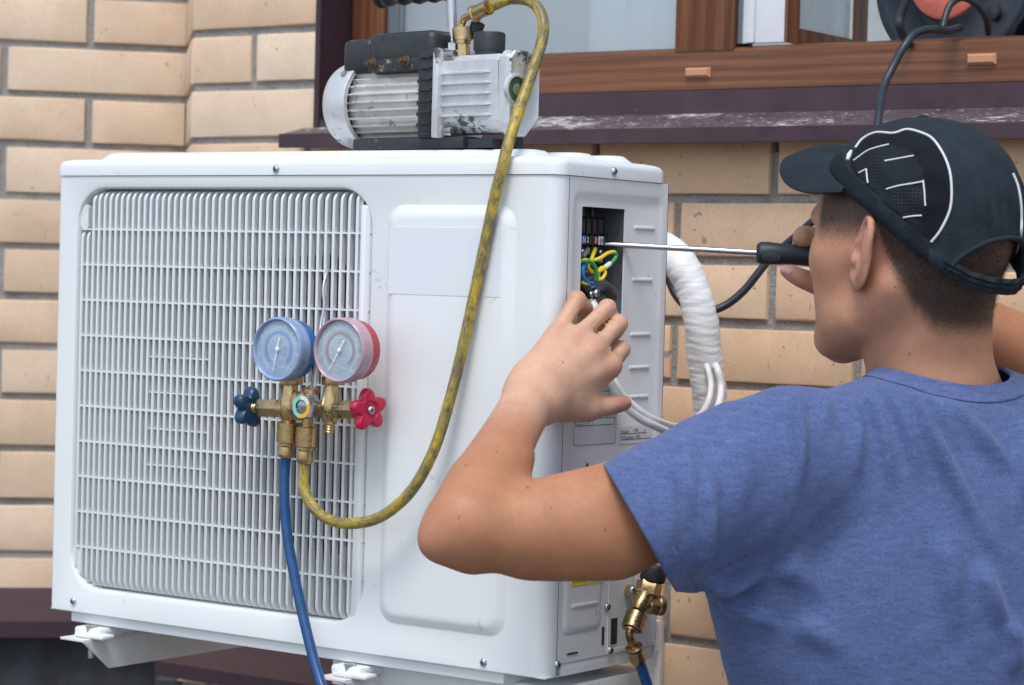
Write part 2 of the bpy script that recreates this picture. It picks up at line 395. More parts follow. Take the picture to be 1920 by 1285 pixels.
# bay wall with the window
wall = MB()
def pr(x0, x1, z0, z1, y0=YW + .0055, y1=YW + .16): wall.box((x0, y0, z0), (x1, y1, z1))
pr(PX0 - .0, PX1 - .006, ZS - .03, 2.45); pr(PX0, 2.2, .98, ZS - .03); pr(1.7, 2.2, ZS - .03, 2.45); pr(PX1, 1.7, 2.35, 2.45)
wall_main = wall.build('wall', M['mortar'], house, smooth=0, label='bay wall of peach bricks behind the white unit, holding the window')
for i in range(len(ZC) - 1):
    zt, zb = ZC[i], ZC[i + 1]; odd = i % 2
    J = [(-.0936 if not odd else -.2307) + .256 * k for k in range(-6, 12)]
    if i == 8: J = [-.8375, -.5987, -.3555, -.0950] + [.163 + .256 * k for k in range(9)]
    if zt > ZS + .01:
        course_bricks(wall_main, PX0, PX1 - .009, zt, zb, [-.9416] if odd == 0 else [], (0, YW), (1, 0), (0, 1), 0)
        course_bricks(wall_main, 1.7, 2.2, zt, zb, J, (0, YW), (1, 0), (0, 1), 0)
    else:
        BOUNCE[0] = True; course_bricks(wall_main, PX0, 2.2, zt, zb, J, (0, YW), (1, 0), (0, 1), 0); BOUNCE[0] = False
# return wall, 45 degrees back from the bay corner
S2 = math.sqrt(.5); RL = .262
P1 = (PX0 - RL * S2, YW + RL * S2)
def walled(pA, dx, L, z0, z1, thick, lab, ext=0):
    ny = (-dx[1], dx[0]); m = MB()
    fr = lambda p: (pA[0] + dx[0] * p[0] + ny[0] * p[1], pA[1] + dx[1] * p[0] + ny[1] * p[1], p[2])
    m.box((0, .0055, z0), (L + ext, thick, z1), fr=fr); return m.build('wall', M['mortar'], house, smooth=0, label=lab), ny
wr, nyr = walled(P1, (S2, -S2), RL, .98, 2.45, .12, 'narrow return wall between the left wall and the bay corner')
for i in range(len(ZC) - 1):
    J = [.025] if i % 2 else []
    course_bricks(wr, .010, RL, ZC[i], ZC[i + 1], J, P1, (S2, -S2), nyr, rad(-45))
LL = 1.9
P2 = (P1[0] - LL * S2, P1[1] - LL * S2)
wl, nyl = walled(P2, (S2, S2), LL, 1.06, 2.45, .12, 'left wall of peach bricks beside the unit', .14)
for i in range(len(ZC) - 1):
    if ZC[i] < 1.10: continue
    J = sorted([LL - .018 - .258 * k for k in range(8)] if i % 2 == 0 else [LL - .147 - .258 * k for k in range(8)])
    course_bricks(wl, 0, LL, ZC[i], ZC[i + 1], J, P2, (S2, S2), nyl, rad(45))
# plinth and its metal ledges
pl = MB()
def wallfr(pA, dx):
    ny = (-dx[1], dx[0]); return lambda p: (pA[0] + dx[0] * p[0] + ny[0] * p[1], pA[1] + dx[1] * p[0] + ny[1] * p[1], p[2])
fl = wallfr(P2, (S2, S2)); 
pl.box((0, -.03, 0), (LL, .10, 1.066), fr=fl)
pl.box((PX0 - .02, YW - .028, 0), (2.2, YW + .12, .986))
pl.box((0, -.028, 0), (RL, .10, 1.0), fr=wallfr(P1, (S2, -S2)))
pl.build('plinth', M['found'], house, smooth=0)
# ledges on the plinth
def ledge(fr, L0, L1, y0, z0, y1, z1, lip, parent=house):
    m = MB(); t = .0025
    prof = [(y0, z0), (y1, z1), (y1, z1 - lip), (y1 + .010, z1 - lip), (y1 + .010, z1 - lip - t), (y1 - t, z1 - lip - t), (y1 - t, z1 + t), (y0, z0 + t)]
    m.loops([[fr((L, y, z)) for y, z in prof] for L in (L0, L1)], True, True)
    return m.build('plinth_ledge', M['purple'], parent, smooth=0)
ledge(fl, 0, LL - .02, -.002, 1.0975, -.065, 1.055, .020)
ledge(lambda p: p, PX0 + .015, 2.2, YW - .002, 1.0650, YW - .06, 1.0350, .0155)
# window sill: top sheet (dusty), lip, upstand
SY, SZ = .55, 1.7875; WF = .665
m = MB()
m.box((-.818, WF - .006, 1.812), (1.7, WF, 1.843))
m.build('sill_upstand', M['sillf'], house, smooth=0)
sl = MB()
pf = [(WF - .004, 1.8135), (SY, SZ), (SY, SZ - .0030), (WF - .004, 1.8105)]
sl.loops([[(X, y, z) for y, z in pf] for X in (-.8175, 1.7)], True, True)
pf = [(YW - .001, SZ + (YW - SY) * .226), (SY, SZ), (SY, SZ - .003), (YW - .001, SZ + (YW - SY) * .226 - .003)]
sl.loops([[(X, y, z) for y, z in pf] for X in (-.8455, -.8177)], True, True)
sill = sl.build('window_sill', M['sill'], house, smooth=0)
lp = MB(); lp.box((-.8458, SY - .0022, SZ - .0185), (1.7, SY + .0002, SZ + .0005), .0006); lp.box((-.8458, SY + .0002, SZ - .0185), (1.7, SY + .009, SZ - .0168))
lp.build('sill_lip', M['sillf'], sill, smooth=0)
rv = MB(); rv.box((PX1 - .006, YW - .0035, 1.812), (PX1, WF + .03, 2.36), 0); rv.box((PX1 - .0065, YW - .0040, 1.80), (PX1 + .0022, YW - .0005, 2.36))
rv.build('reveal_trim', M['purple'], house, smooth=0)
# window
win = empty('window', (-.1, WF, 1.84), house)
WL, WR = -.8165, 1.69; ZR = 1.898
f_ = MB(); f_.loops([[(X, y, z) for y, z in ((WF, 1.8445), (WF, 1.893), (WF + .004, 1.8965), (WF + .022, 1.900), (WF + .03, 1.9005), (WF + .09, 1.9005), (WF + .09, 1.8445))] for X in (WL, WR)], True, True)
f_.build('bottom_rail', M['wood'], win, 25)
s_ = MB(); s_.box((WL, WF, ZR + .0012), (-.7595, WF + .05, 2.34), .002); s_.build('stile', M['woodz'], win, 25)
s_ = MB(); s_.box((-.2811, WF - .0015, 1.8925), (-.1936, WF + .045, 2.34), .0015); s_.build('mullion', M['woodz'], win, 25)
gk = MB(); gk.box((-.7595, WF + .008, ZR + .002), (-.731, WF + .024, 2.34), .002); gk.box((-.743, WF + .004, ZR + .002), (-.738, WF + .020, 2.34), .001); gk.build('gasket', M['gasket'], win)
gk = MB(); gk.box((-.1936, WF + .006, ZR + .003), (-.1868, WF + .03, 2.34), .001); gk.box((-.186, WF + .004, ZR + .003), (-.1845, WF + .03, 2.34)); gk.build('gasket', M['gasket'], win)
p_ = MB(); p_.box((-.736, WF + .012, ZR + .001), (-.2811, WF + .016, 2.34)); p_.build('pane', M['glass'], win, 0, label='glass pane with painted sky haze left of the mullion')
# sash opened inwards at a right angle: white edge, brown outer face
sx = -.121; sb = MB(); sb.box((-.1845, WF + .004, ZR + .003), (sx - .004, WF + .012, 2.34), .001); sb.box((-.178, WF - .001, ZR + .003), (-.166, WF + .006, 2.34), .002)
sash = sb.build('sash', M['wht_pvc'], win, label='white edge of the sash that stands open into the room')
v = MB(); v.box((sx - .004, WF + .004, ZR + .003), (sx, WF + .036, 2.34)); v.box((sx - .004, .85, ZR + .003), (sx, .885, 2.34)); v.box((sx - .0038, WF + .036, ZR + .003), (sx - .0002, .85, 1.921)); v.build('sash_rail', M['woodz'], sash)
v = MB(); v.box((sx - .012, WF + .036, 1.921), (sx - .008, .85, 2.34)); v.build('sash_pane', M['glass'], sash, 0)
for px, py, qx, qy in ((1287, 131, 1333, 150), (1815, 105, 1869, 126)):
    a = U(px, py, 1, WF); b = U(qx, qy, 1, WF); x0, x1, z0, z1 = a[0], b[0], b[2] + .003, a[2] + .002
    c = MB(); c.loops([[(x, WF - y, z) for x, z in ((x0 + i, z0 + i), (x1 - i, z0 + i), (x1 - i, z1 - i), (x0 + i, z1 - i))] for y, i in ((0, 0), (.0022, 0), (.0065, .003))], False, True)
    c.build('drain_cap', M['tan_cap'], win, 0)
# room behind the window
rm = MB(); rm.box((-1.2, 1.55, 1.3), (2.1, 1.6, 2.8)); rm.box((-1.2, .76, 1.86), (2.1, 1.6, 1.895))
rm.build('room_wall', simple('room_plaster', (.42, .45, .45), .9), house, 0)
cu = MB(); P = []
for k in range(36):
    x = -.437 + k * .0055; P.append((x, .694 + .004 * math.sin(x * 95) + .002 * math.sin(x * 210)))
cu.loops([[(x, y, z) for x, y in P] for z in (1.87, 2.34)], closed=False)
ct = simple('white_curtain', (.84, .86, .87), .9, var=.01)
curt = tag(cu.build('curtain', ct, None), 'white curtain hanging behind the glass just left of the brown mullion', 'curtain')
bl = MB(); bl.box((-.79, .708, 1.87), (-.3, .711, 2.34)); 
tag(bl.build('roller_blind', simple('grey_blind', (.40, .45, .455), .8, var=.03, vs=5), None, 0), 'pale grey-green roller blind behind the glass beside the vacuum pump', 'blind')
st = MB()
for x0, x1 in ((-.03, -.006), (.0, .018)): st.box((x0, .98, 1.87), (x1, 1.0, 2.34), .003)
tag(st.build('vertical_blind', simple('blind_slat', (.5, .52, .50), .7), None), 'pale vertical slats hanging in the room behind the open sash', 'blind')

# ------------------------------------------------------------------ cable reel on the window board
reel = empty('cable_reel', (.045, .80, 1.90)); tag(reel, 'black cable reel with a coral red centre standing in the open window', 'cable reel')
RC = np.array([.045, .790, 1.993]); ry = np.array([-.22, -1.0, .05]); ry /= np.linalg.norm(ry)
m = MB(); m.lathe(RC, ry, [(0, .02), (0, .119), (.002, .1205), (.005, .120), (.006, .117), (.004, .108), (.002, .098), (.003, .072), (.007, .066), (.010, .062), (.010, .02)], 72); m.build('front_flange', M['reel'], reel, 40)
m = MB(); m.lathe(RC - ry * .075, ry, [(0, .02), (0, .119), (.003, .1205), (.006, .119), (.006, .02)], 72); m.build('rear_flange', M['reel'], reel, 40)
m = MB(); m.lathe(RC - ry * .07, ry, [(0, .06), (.07, .06)], 48); m.build('drum', M['reel'], reel, 40)
m = MB(); m.lathe(RC + ry * .0105, ry, [(0, .02), (0, .0605), (.0035, .0600), (.006, .057), (.006, .030), (.003, .027), (-.004, .024), (-.004, .001)], 64); red = m.build('socket_plate', M['orange_red'], reel, 40)
ru = np.cross(ry, (0, 0, 1)); ru /= np.linalg.norm(ru); rw = np.cross(ru, ry)
if np.dot(ru, RM[:, 0]) < 0: ru = -ru
if rw[2] < 0: rw = -rw
for a, b in ((.006, -.012), (-.012, .008), (.0, .012)):
    m = MB(); q = RC + ry * .0070 + ru * a + rw * b; m.cyl(q, q + ry * .0012, .0030, 12); m.build('socket_hole', M['blk'], red)
for a, b in ((-.036, -.028), (.040, .02)):
    m = MB(); q = RC + ry * .0165 + ru * a + rw * b; m.lathe(q, ry, [(0, .0036), (.0012, .0030), (.0016, .001)], 14); m.build('screw', M['steel'], reel)
m = MB(); q = U(1868, 26, 1, .77); m.cyl(q + np.array([.012, .03, 0]), q, .0145, 28, .003); m.cyl(q, q + np.array([-.003, -.008, 0]), .0095, 24, .002); m.build('crank_knob', M['rubber'], reel)
m = MB(); m.tube(spl([U(1880, 75, 1, .80), U(1895, 40, 1, .79), U(1915, 10, 1, .79), U(1925, -60, 1, .79)], 6), .011, 14); m.build('stand', M['reel'], reel)
m = MB(); m.box((.12, .83, 1.896), (.24, .90, 2.02), .01); m.build('stand_base', M['reel'], reel)

# black cable: from the reel over the rail, down behind the man's cap, then hanging to the rear of the unit
cab = [D(1853, 62, 2.93), D(1849, 35, 2.90), D(1832, 10, 2.88), D(1805, -4, 2.87), D(1783, 8, 2.87), D(1773, 30, 2.865), D(1768, 52, 2.86)]
m = MB(); m.tube(spl(cab, 8), .0042, 12); 
m.tube(spl([D(1712, -40, 2.88), D(1700, 0, 2.885), D(1689, 30, 2.89), D(1686, 48, 2.89), D(1694, 68, 2.90), D(1706, 84, 2.91)], 8), .0052, 12)
cb2 = [D(1800, 52, 2.885), D(1775, 58, 2.845), D(1745, 55, 2.80), D(1716, 63, 2.785), D(1695, 88, 2.775), D(1672, 130, 2.77), D(1655, 168, 2.755), D(1648, 215, 2.72), D(1644, 262, 2.70), D(1646, 320, 2.71), D(1630, 370, 2.74),
       D(1580, 390, 2.75), D(1531, 411, 2.76), D(1500, 437, 2.77), D(1470, 462, 2.78), D(1448, 480, 2.78), D(1425, 508, 2.78), D(1395, 545, 2.78), D(1360, 573, 2.78), D(1322, 585, 2.78), D(1290, 577, 2.78), D(1268, 555, 2.79), D(1254, 525, 2.80), D(1240, 480, 2.82), D(1215, 440, 2.84)]
m.tube(spl(cb2, 8), .0047, 12)
tag(m.build('power_cable', M['cable'], None, 60), 'black power cable running from the reel over the window rail down past the bricks', 'cable')

# ------------------------------------------------------------------ outdoor unit
UX0, UD, UZ0, UZS, UZT = -.702, .2068, 1.2000, 1.7030, 1.7215
ac = empty('air_conditioner_unit', (-.35, .1, 1.2)); tag(ac, 'white outdoor air conditioner unit with slatted fan grille, mounted on wall brackets', 'air conditioner')
CR = .017
# front sheet with the rounded grille opening, wrapping round the right corner to the seam
gx0, gx1, gz0, gz1, gr = -.6705, -.2380, 1.2285, 1.6880, .042
n = 10
def xz(loop, y): return [(x, y, z) for x, z in loop]
def outer(x0, x1, z0, z1, inner, cx, cz):
    # match each inner point with a point on the outer rectangle, corners kept
    L = rrect(x0, x1, z0, z1, .0005, n); return L
m = MB()
# the grille opening: bottom-left is also rounded, top-left has a notch where the bars start
fx1 = UX0 + .004; fxR = -CR
Lo = rrect(fx1, fxR, UZ0, UZS - .0006, .0003, n); Li = rrect(gx0 - .006, gx1 + .006, gz0 - .006, gz1 + .006, gr + .006, n); L2 = rrect(gx0 - .002, gx1 + .002, gz0 - .002, gz1 + .002, gr + .002, n); L3 = rrect(gx0, gx1, gz0, gz1, gr, n)
m.loops([xz(Lo, 0), xz(Li, 0), xz(L2, .0012), xz(L3, .0045), xz(L3, .016)])
# left corner return, right corner sweep
cs = [(fx1, 0)] + [(UX0 + .004 - .004 * math.sin(rad(a)), .004 - .004 * math.cos(rad(a))) for a in (22, 45, 67, 90)] + [(UX0, UD)]
m.loops([[(x, y, z) for x, y in cs] for z in (UZ0, UZS - .0006)], closed=False)
seamY = .0190
cs = [(fxR - .0, 0)] + [(-CR + CR * math.sin(rad(a)), CR - CR * math.cos(rad(a))) for a in range(9, 91, 9)] + [(0, seamY)] + [(-.003, seamY + .0002)]
m.loops([[(x, y, z) for x, y in cs] for z in (UZ0, UZS - .0006)], closed=False)
m.build('front_panel', M['white'], ac, 40)
# raised panel
m = MB(); a = U(722, 600, 1, 0)[0]; b = U(966, 600, 1, 0)[0]
rz0, rz1 = 1.2335, 1.6735
pr_ = [(0, .0006), (.0015, 0), (.0045, -.0012), (.009, -.0042), (.0125, -.0052), (.016, -.0055)]
m.loops([xz(rrect(a + i, b - i, rz0 + i, rz1 - i, .022 - i * .7, n), y) for i, y in pr_], False, True); m.build('raised_panel', M['white'], ac, 50)
a = U(727, 425, 1, -.0056); b = U(937, 560, 1, -.0056); m = MB(); m.box((a[0] + .003, -.0059, 1.579), (b[0], -.0054, 1.6485)); m.build('blank_sticker', M['label'], ac, 0, label='pale blue blank film on the raised panel')
# right side sheet with the open service window
oy0, oy1, oz0, oz1 = .0475, .1275, 1.5640, 1.6730
m = MB(); n = 6
def yz(loop, x): return [(x, y, z) for y, z in loop]
So = rrect(seamY + .0009, UD, 1.212, UZS - .0006, .0003, n); 
R0 = rrect(.0270, .1985, 1.352, 1.6890, .012, n); R1 = rrect(.0305, .195, 1.3555, 1.6855, .010, n); R2 = rrect(.034, .192, 1.359, 1.682, .008, n)
H0 = rrect(oy0, oy1, oz0, oz1, .0012, n)
m.loops([yz(So, 0), yz(R0, 0), yz(R1, -.0009), yz(R2, -.0028), yz(H0, -.0028), yz(H0, -.0042)])
m.add([(0, UD, 1.212), (0, UD, UZS - .0006), (-.02, UD, UZS - .0006), (-.02, UD, 1.212)], [(0, 1, 2, 3)])
side = m.build('side_panel', M['white'], ac, 40)
m = MB(); L = [(.0, .0), (.004, -.0016), (.007, -.002)]
m.loops([yz(rrect(.0270 + i, .098 - i, 1.2400 + i, 1.335 - i, .010 - i * .5, n), x + .0010 if k else .0003) for k, (i, x) in enumerate([(0, 0), (.002, .0002), (.0055, .0014), (.008, .0016)])], False, True)
m.build('lower_cover', M['white'], ac, 50)
for (py0, y0, y1) in ((427, .1445, .186), (525, .143, .184), (628, .1425, .183), (690, .142, .182), (745, .142, .182), (0, .0395, .0890)):
    if py0: z = U(1190, py0, 0, 0)[2]; st3 = ((0, -.0032), (.0012, -.0019), (.002, -.0015))
    else: z = 1.2685; st3 = ((0, .0020), (.0012, .0036), (.002, .0040))
    m = MB(); m.loops([yz(rrect(y0 + i, y1 - i, z - .0022 + i * .3, z + .0022 - i * .3, .0014, 3), x) for i, x in st3], False, True)
    m.build('pressed_rib', M['white'], ac, 50)
# lower service corner: hollow slots
for y0, y1, z0, z1 in ((.1008, .1040, 1.223, 1.2415), (.1178, .1285, 1.2215, 1.2485), (.1745, .1768, 1.2300, 1.2490), (.0375, .0560, 1.2195, 1.2212)):
    m = MB(); m.box((.0003, y0, z0), (.0012, y1, z1)); m.build('slot', M['blk'], ac, 0)
m = MB(); m.box((-.002, .1115, 1.2125), (.0008, .1130, 1.335)); m.box((-.002, .1130, 1.2125), (.0009, .2066, 1.2165)); m.build('service_edge', M['white'], ac, 0)
# rear and bottom, inner compartment
m = MB(); m.box((UX0, UD - .001, UZ0), (-.0, UD, UZS)); m.box((UX0, .001, UZ0 - .001), (-.0005, UD, UZ0)); m.build('rear_panel', M['white'], ac, 0)
m = MB(); m.box((-.205, .004, 1.201), (-.2035, UD - .002, 1.702)); m.box((-.06, .02, 1.345), (-.058, UD - .003, 1.70)); m.build('partition', M['dark_in'], ac, 0)
# lid: lip, rounded shoulder, raised top with ribs
def lidloop(i, z, r=CR):
    P = []
    x0, x1, y0, y1 = UX0 - .0015 + i, .0015 - i, -.0015 + i, UD + .002 - i
    for cx, cy, a0, rr_ in ((x1 - r, y0 + r, -90, r), (x1 - .022, y1 - .022, 0, .022), (x0 + .012, y1 - .012, 90, .012), (x0 + .006, y0 + .006, 180, .006)):
        for k in range(9):
            a_ = rad(a0 + 90 * k / 8); P.append((cx + rr_ * math.cos(a_), cy + rr_ * math.sin(a_), z))
    return P
m = MB(); m.loops([lidloop(.002, UZS), lidloop(0, UZS), lidloop(0, UZS + .0105), lidloop(.0008, UZS + .0135), lidloop(.0028, UZS + .0160), lidloop(.0065, UZS + .0178), lidloop(.013, UZS + .019)], False, True)
lid = m.build('top_cover', M['white'], ac, 50)
m = MB()
for x0, x1 in ((-.655, -.16), (-.150, -.10), (-.09, -.05)): pass
for y0, y1, xr in ((.022, .075, -.05), (.085, .135, -.035), (.145, .185, -.025)):
    m.loops([[(x, y, UZS + .0188 + z) for x, y in rrect(-.665 + i, xr - i, y0 + i, y1 - i, .012, 5)] for i, z in ((0, 0), (.003, .003), (.008, .008), (.012, .0088))], False, True)
m.build('top_rib', M['white'], lid, 50)
# base tray
m = MB(); m.box((UX0 + .028, .006, UZ0 - .0135), (-.055, UD - .01, UZ0 - .001), .002); m.box((-.012, .030, UZ0 - .002), (-.001, UD - .004, UZ0 + .012), .001); m.box((-.30, .03, UZ0 - .045), (-.003, UD - .005, UZ0 - .0135), .002)
m.build('base_tray', M['white'], ac, 40)
# grille
gril = MB(); gril.box((gx0 - .001, .0215, gz0), (gx1 + .001, .0225, gz1)); 
grl = empty('grille', (-.45, .01, 1.45), ac)
gx = gx0 + .0062; xs = []; p = .0086
x = gx
while x < gx1 - .0135:
    xs.append(x); x += .00865 + (.01085 - .00865) * (x - gx) / (gx1 - gx - .02)
BW = .0035; ZT, ZB = gz1 - .0025, gz0 + .0025
def barmesh(L, k):
    # a fin whose ends curl back into the panel
    m = MB(); pts = []
    R = .011
    for a in (90, 67, 45, 22, 0): pts.append((R - R * math.cos(rad(a)) * 1.0, L / 2 - R + R * math.sin(rad(a))))
    top = pts; bot = [(y, -z) for y, z in top[::-1]]
    prof = top + bot; Ls = []
    for y, z in prof:
        Ls.append([(-BW / 2, y + .0009, z), (-BW * .30, y, z), (BW * .30, y, z), (BW / 2, y + .0009, z), (BW * .40, y + .0072, z), (-BW * .40, y + .0072, z)])
    m.loops(Ls, True, True); return m.mesh('grille_slat', 40)
bars = {}
for i, x in enumerate(xs):
    zt, zb = ZT, ZB
    d = x - gx0
    if d < .038: zt -= .042 - math.sqrt(max(0, .042 ** 2 - (.042 - d - .004) ** 2)) if d < .038 else 0; zb += .042 - math.sqrt(max(0, .042 ** 2 - (.042 - d - .004) ** 2))
    if i < 2: zt = min(zt, 1.6415)
    key = (round(zt, 4), round(zb, 4))
    if key not in bars: bars[key] = barmesh(zt - zb, 0); bars[key].materials.append(M['grille'])
    link('grille_slat', bars[key], grl, loc=(x, .0012, (zt + zb) / 2))
m = MB()
zz = [1.6416 - .0407 * k for k in range(10)]
for k, z in enumerate(zz):
    m.box((gx0 + .004, .0022, z - .0010), (xs[-1] + .018 if k < 10 else 0, .0075, z + .0010))
# short extra ties in the middle of the grille
for k, z in enumerate([1.4975 - .0136 * j for j in range(0)]): pass
for z in (1.499, 1.459, 1.418, 1.377): m.box((-.555, .0034, z - .0006), (-.466, .0075, z + .0006))
m.build('cross_bars', M['grille'], grl, 0)
m = MB(); xr = xs[-1] + .0042
m.loops([xz(rrect(xr + i, gx1 - .002 - i * 1.5, gz0 + .004 + i, gz1 - .0165 - i, .0035, 6), y) for i, y in ((0, .012), (0, .0035), (.001, .0015), (.0025, .0005))], False, True)
m.build('side_rail', M['grille'], grl, 50)
for lp_, ys in ((rrect(gx0 + .0004, gx0 + .013, 1.6425, gz1 - .018, .004, 5), (.016, .0040)), (rrect(gx0 + .0004, gx0 + .013, gz0 + .014, 1.2735, .004, 5), (.016, .0040)), (rrect(xs[-1] - .002, gx1 - .0005, 1.6425, gz1 - .0015, .014, 6), (.016, .0060)), (rrect(xs[-1] - .002, gx1 - .0005, gz0 + .0015, 1.2735, .014, 6), (.016, .0060))):
    m = MB(); m.loops([xz(lp_, y) for y in ys], False, True); m.build('corner_fill', M['grille'], grl, 50)
# fan shroud, fan and motor behind the slats
FC = np.array([-.425, .05, 1.452])
m = MB(); N_ = 64
Lr = rrect(gx0 - .012, gx1 + .012, gz0 - .004, gz1 + .004, .03, 15); N_ = len(Lr)
Lc = []
for (x, z) in Lr:
    a = math.atan2(z - FC[2], x - FC[0]); Lc.append((FC[0] + .205 * math.cos(a), FC[2] + .205 * math.sin(a)))
m.loops([xz(Lr, .020), xz(Lr, .0225), xz(Lc, .026), xz(Lc, .075)]); m.build('fan_shroud', M['shroud'], ac, 40)
m = MB()
for k in range(3):
    a0 = rad(120 * k + 20); Ls = []
    for r in np.linspace(.035, .195, 8):
        row = []
        for t in np.linspace(0, 1, 9):
            a = a0 + t * 1.15 + r * 1.4; row.append((FC[0] + r * math.cos(a), FC[1] + .006 + .034 * t, FC[2] + r * math.sin(a)))
        Ls.append(row)
    m.loops(Ls, closed=False)
m.cyl(FC, FC + np.array([0, .05, 0]), .040, 32, .004); m.build('fan', M['dark_in'], ac, 40)
m = MB(); m.box((UX0 + .01, .16, 1.205), (-.21, .163, 1.70)); m.build('coil', M['coil'], ac, 0)
# screws
def screw(c, nrm, r=.0042, parent=ac, head='screw'):
    nrm = np.array(nrm, float); m = MB(); m.lathe(c, nrm, [(0, r), (r * .25, r), (r * .55, r * .82), (r * .75, r * .5), (r * .8, .0001)], 18)
    m2 = MB(); u = np.cross(nrm, (0, 0, 1)); 
    if np.linalg.norm(u) < .1: u = np.array([1.0, 0, 0])
    u /= np.linalg.norm(u); w_ = np.cross(u, nrm); th = rad(random.uniform(10, 80)); A = u * math.cos(th) + w_ * math.sin(th); B = -u * math.sin(th) + w_ * math.cos(th)
    s = m.build(head, M['steel'], parent, 35)
    fr = lambda p: np.array(c) + A * p[0] + B * p[1] + nrm * p[2]
    m2.box((-r * .55, -r * .11, r * .62), (r * .55, r * .11, r * .83), fr=fr); m2.box((-r * .11, -r * .55, r * .62), (r * .11, r * .55, r * .832), fr=fr)
    m2.build('cross_slot', M['blk'], s, 0)
screw((-.3688, -.0017, 1.7095), (0, -1, 0)); screw((-.6638, 0, 1.2117), (0, -1, 0)); screw((-.0761, 0, 1.2079), (0, -1, 0))
screw((.0017, .0967, 1.7105), (1, 0, 0)); screw((.0, .0203, 1.2118), (1, 0, 0), .0044); screw((.0005, .1084, 1.2617), (1, 0, 0), .0044); screw((.0008, .1159, 1.2160), (1, 0, 0), .0044)
# printed labels on the side
FT = {}
def text(s, c, h, X=.0, parent=None, m=None, ydir=(0, 1, 0), zdir=(0, 0, 1), nrm=(1, 0, 0), name='lettering', sx=1.0, bold=0.0):
    cu = bpy.data.curves.new(name, 'FONT'); cu.body = s; cu.size = 1.0; cu.align_x = 'LEFT'; cu.offset = bold
    o = bpy.data.objects.new(name, cu); COL.objects.link(o); dg = bpy.context.evaluated_depsgraph_get()
    me = bpy.data.meshes.new_from_object(o.evaluated_get(dg)); bpy.data.objects.remove(o); bpy.data.curves.remove(cu)
    y = np.array(ydir, float); z = np.array(zdir, float)
    for v in me.vertices:
        p = np.array(c) + y * (v.co.x * h * sx) + z * (v.co.y * h); v.co = Vector(p)
    me.materials.clear(); me.materials.append(m or M['ink']); me.name = name; me.validate(); return me
def join_text(parts, name, parent, mat_):
    bm = bmesh.new()
    for me in parts: bm.from_mesh(me); bpy.data.meshes.remove(me)
    me = bpy.data.meshes.new(name); bm.to_mesh(me); bm.free(); me.materials.append(mat_); return link(name, me, parent)
def roundlabel(y0, y1, z0, z1, x, m_, name, parent, border=None, r=.003):
    m = MB(); m.loops([yz(rrect(y0, y1, z0, z1, r, 5), xx) for xx in (x - .0003, x)], False, True); o = m.build(name, m_, parent, 0)
    if border:
        b = MB(); b.loops([yz(rrect(y0 + i, y1 - i, z0 + i, z1 - i, r, 5), x + .00008) for i in (.0006, .0011)]); b.build('border_line', border, o, 0)
    return o
SXL = -.0025
y0, y1 = .0420, .1215; lz0, lz1 = 1.4300, 1.5090
lab = roundlabel(y0, y1, lz0, lz1, SXL + .0001, M['paper'], 'rating_label', ac, M['ink'])
b = MB(); X = SXL + .0002
def hl(z, ya, yb, t=.00035): b.box((X, ya, z - t), (X + .00006, yb, z + t))
def vl(y, za, zb, t=.0003): b.box((X, y - t, za), (X + .00006, y + t, zb))
for z in (1.4505, 1.4575, 1.4635, 1.4705, 1.4765, 1.485, 1.4985): hl(z, .0455, .1175)
vl(.0455, 1.4505, 1.4985); vl(.1175, 1.4505, 1.4985); vl(.0625, 1.4505, 1.4575); vl(.0760, 1.4505, 1.4575); vl(.104, 1.4575, 1.4985); b.build('ruled_lines', M['ink'], lab, 0)
T = []
for s, yy, zz_, h in (('Climate class', .0465, 1.4542, .0026), ('Noise level', .0465, 1.4513, .0026), ('55', .067, 1.4525, .0040), ('Max. operating pressure / discharge', .0465, 1.4586, .0030), ('Refrigerant charge', .0465, 1.4652, .0030), ('Cooling input power', .0465, 1.4716, .003), ('Heating input power', .0465, 1.478, .003), ('Heating capacity', .0465, 1.4868, .003), ('0.78', .1065, 1.4655, .0036), ('3.95', .1065, 1.4590, .0036), ('T7', .110, 1.5015, .0042), ('220V', .1065, 1.472, .0036)):
    T.append(text(s, (X, yy, zz_), h, bold=.006))
join_text(T, 'lettering', lab, M['ink'])
lb2 = roundlabel(.1285, .1905, 1.4290, 1.4475, .0003 + SXL, M['paper2'], 'charge_label', ac, None, .0004)
X = SXL + .0005; b = MB(); hl(1.4395, .1295, .180); hl(1.4335, .1295, .188); b.build('ruled_lines', M['ink'], lb2, 0)
T = [text('R32-x00', (X, .1305, 1.4403), .0040, bold=.008), text('0.780', (X, .1545, 1.4412), .0040, bold=.008), text('K', (X, .1745, 1.4405), .0045, bold=.008), text('CO2 equivalent', (X, .1305, 1.4345), .0038, bold=.008), text('0.562', (X, .1585, 1.4348), .0040, bold=.008)]
join_text(T, 'lettering', lb2, M['ink'])
# warning triangle and yellow notice
tz = 1.4135; ty = .069; hw = .0125
m = MB(); tri = lambda s, x: [(x, ty - hw * s, tz - .021 * s - .0), (x, ty + hw * s, tz - .021 * s), (x, ty, tz + .0006 - (1 - s) * .012)]
X0 = SXL
m.add([(X0 + .0002, ty - hw, tz - .022), (X0 + .0002, ty + hw, tz - .022), (X0 + .0002, ty, tz)], [(0, 1, 2)]); wt = m.build('warning_triangle', M['blk'], ac, 0)
m = MB(); m.add([(X0 + .0003, ty - hw * .72, tz - .0203), (X0 + .0003, ty + hw * .72, tz - .0203), (X0 + .0003, ty, tz - .0048)], [(0, 1, 2)]); m.build('yellow_field', M['yel'], wt, 0)
m = MB(); m.box((X0 + .00032, ty - .0009, tz - .0165), (X0 + .0004, ty + .0009, tz - .010)); m.build('exclamation_mark', M['blk'], wt, 0)
lb3 = roundlabel(.0375, .0960, 1.2895, 1.3180, .0034, M['yel'], 'yellow_notice', ac, None, .0003)
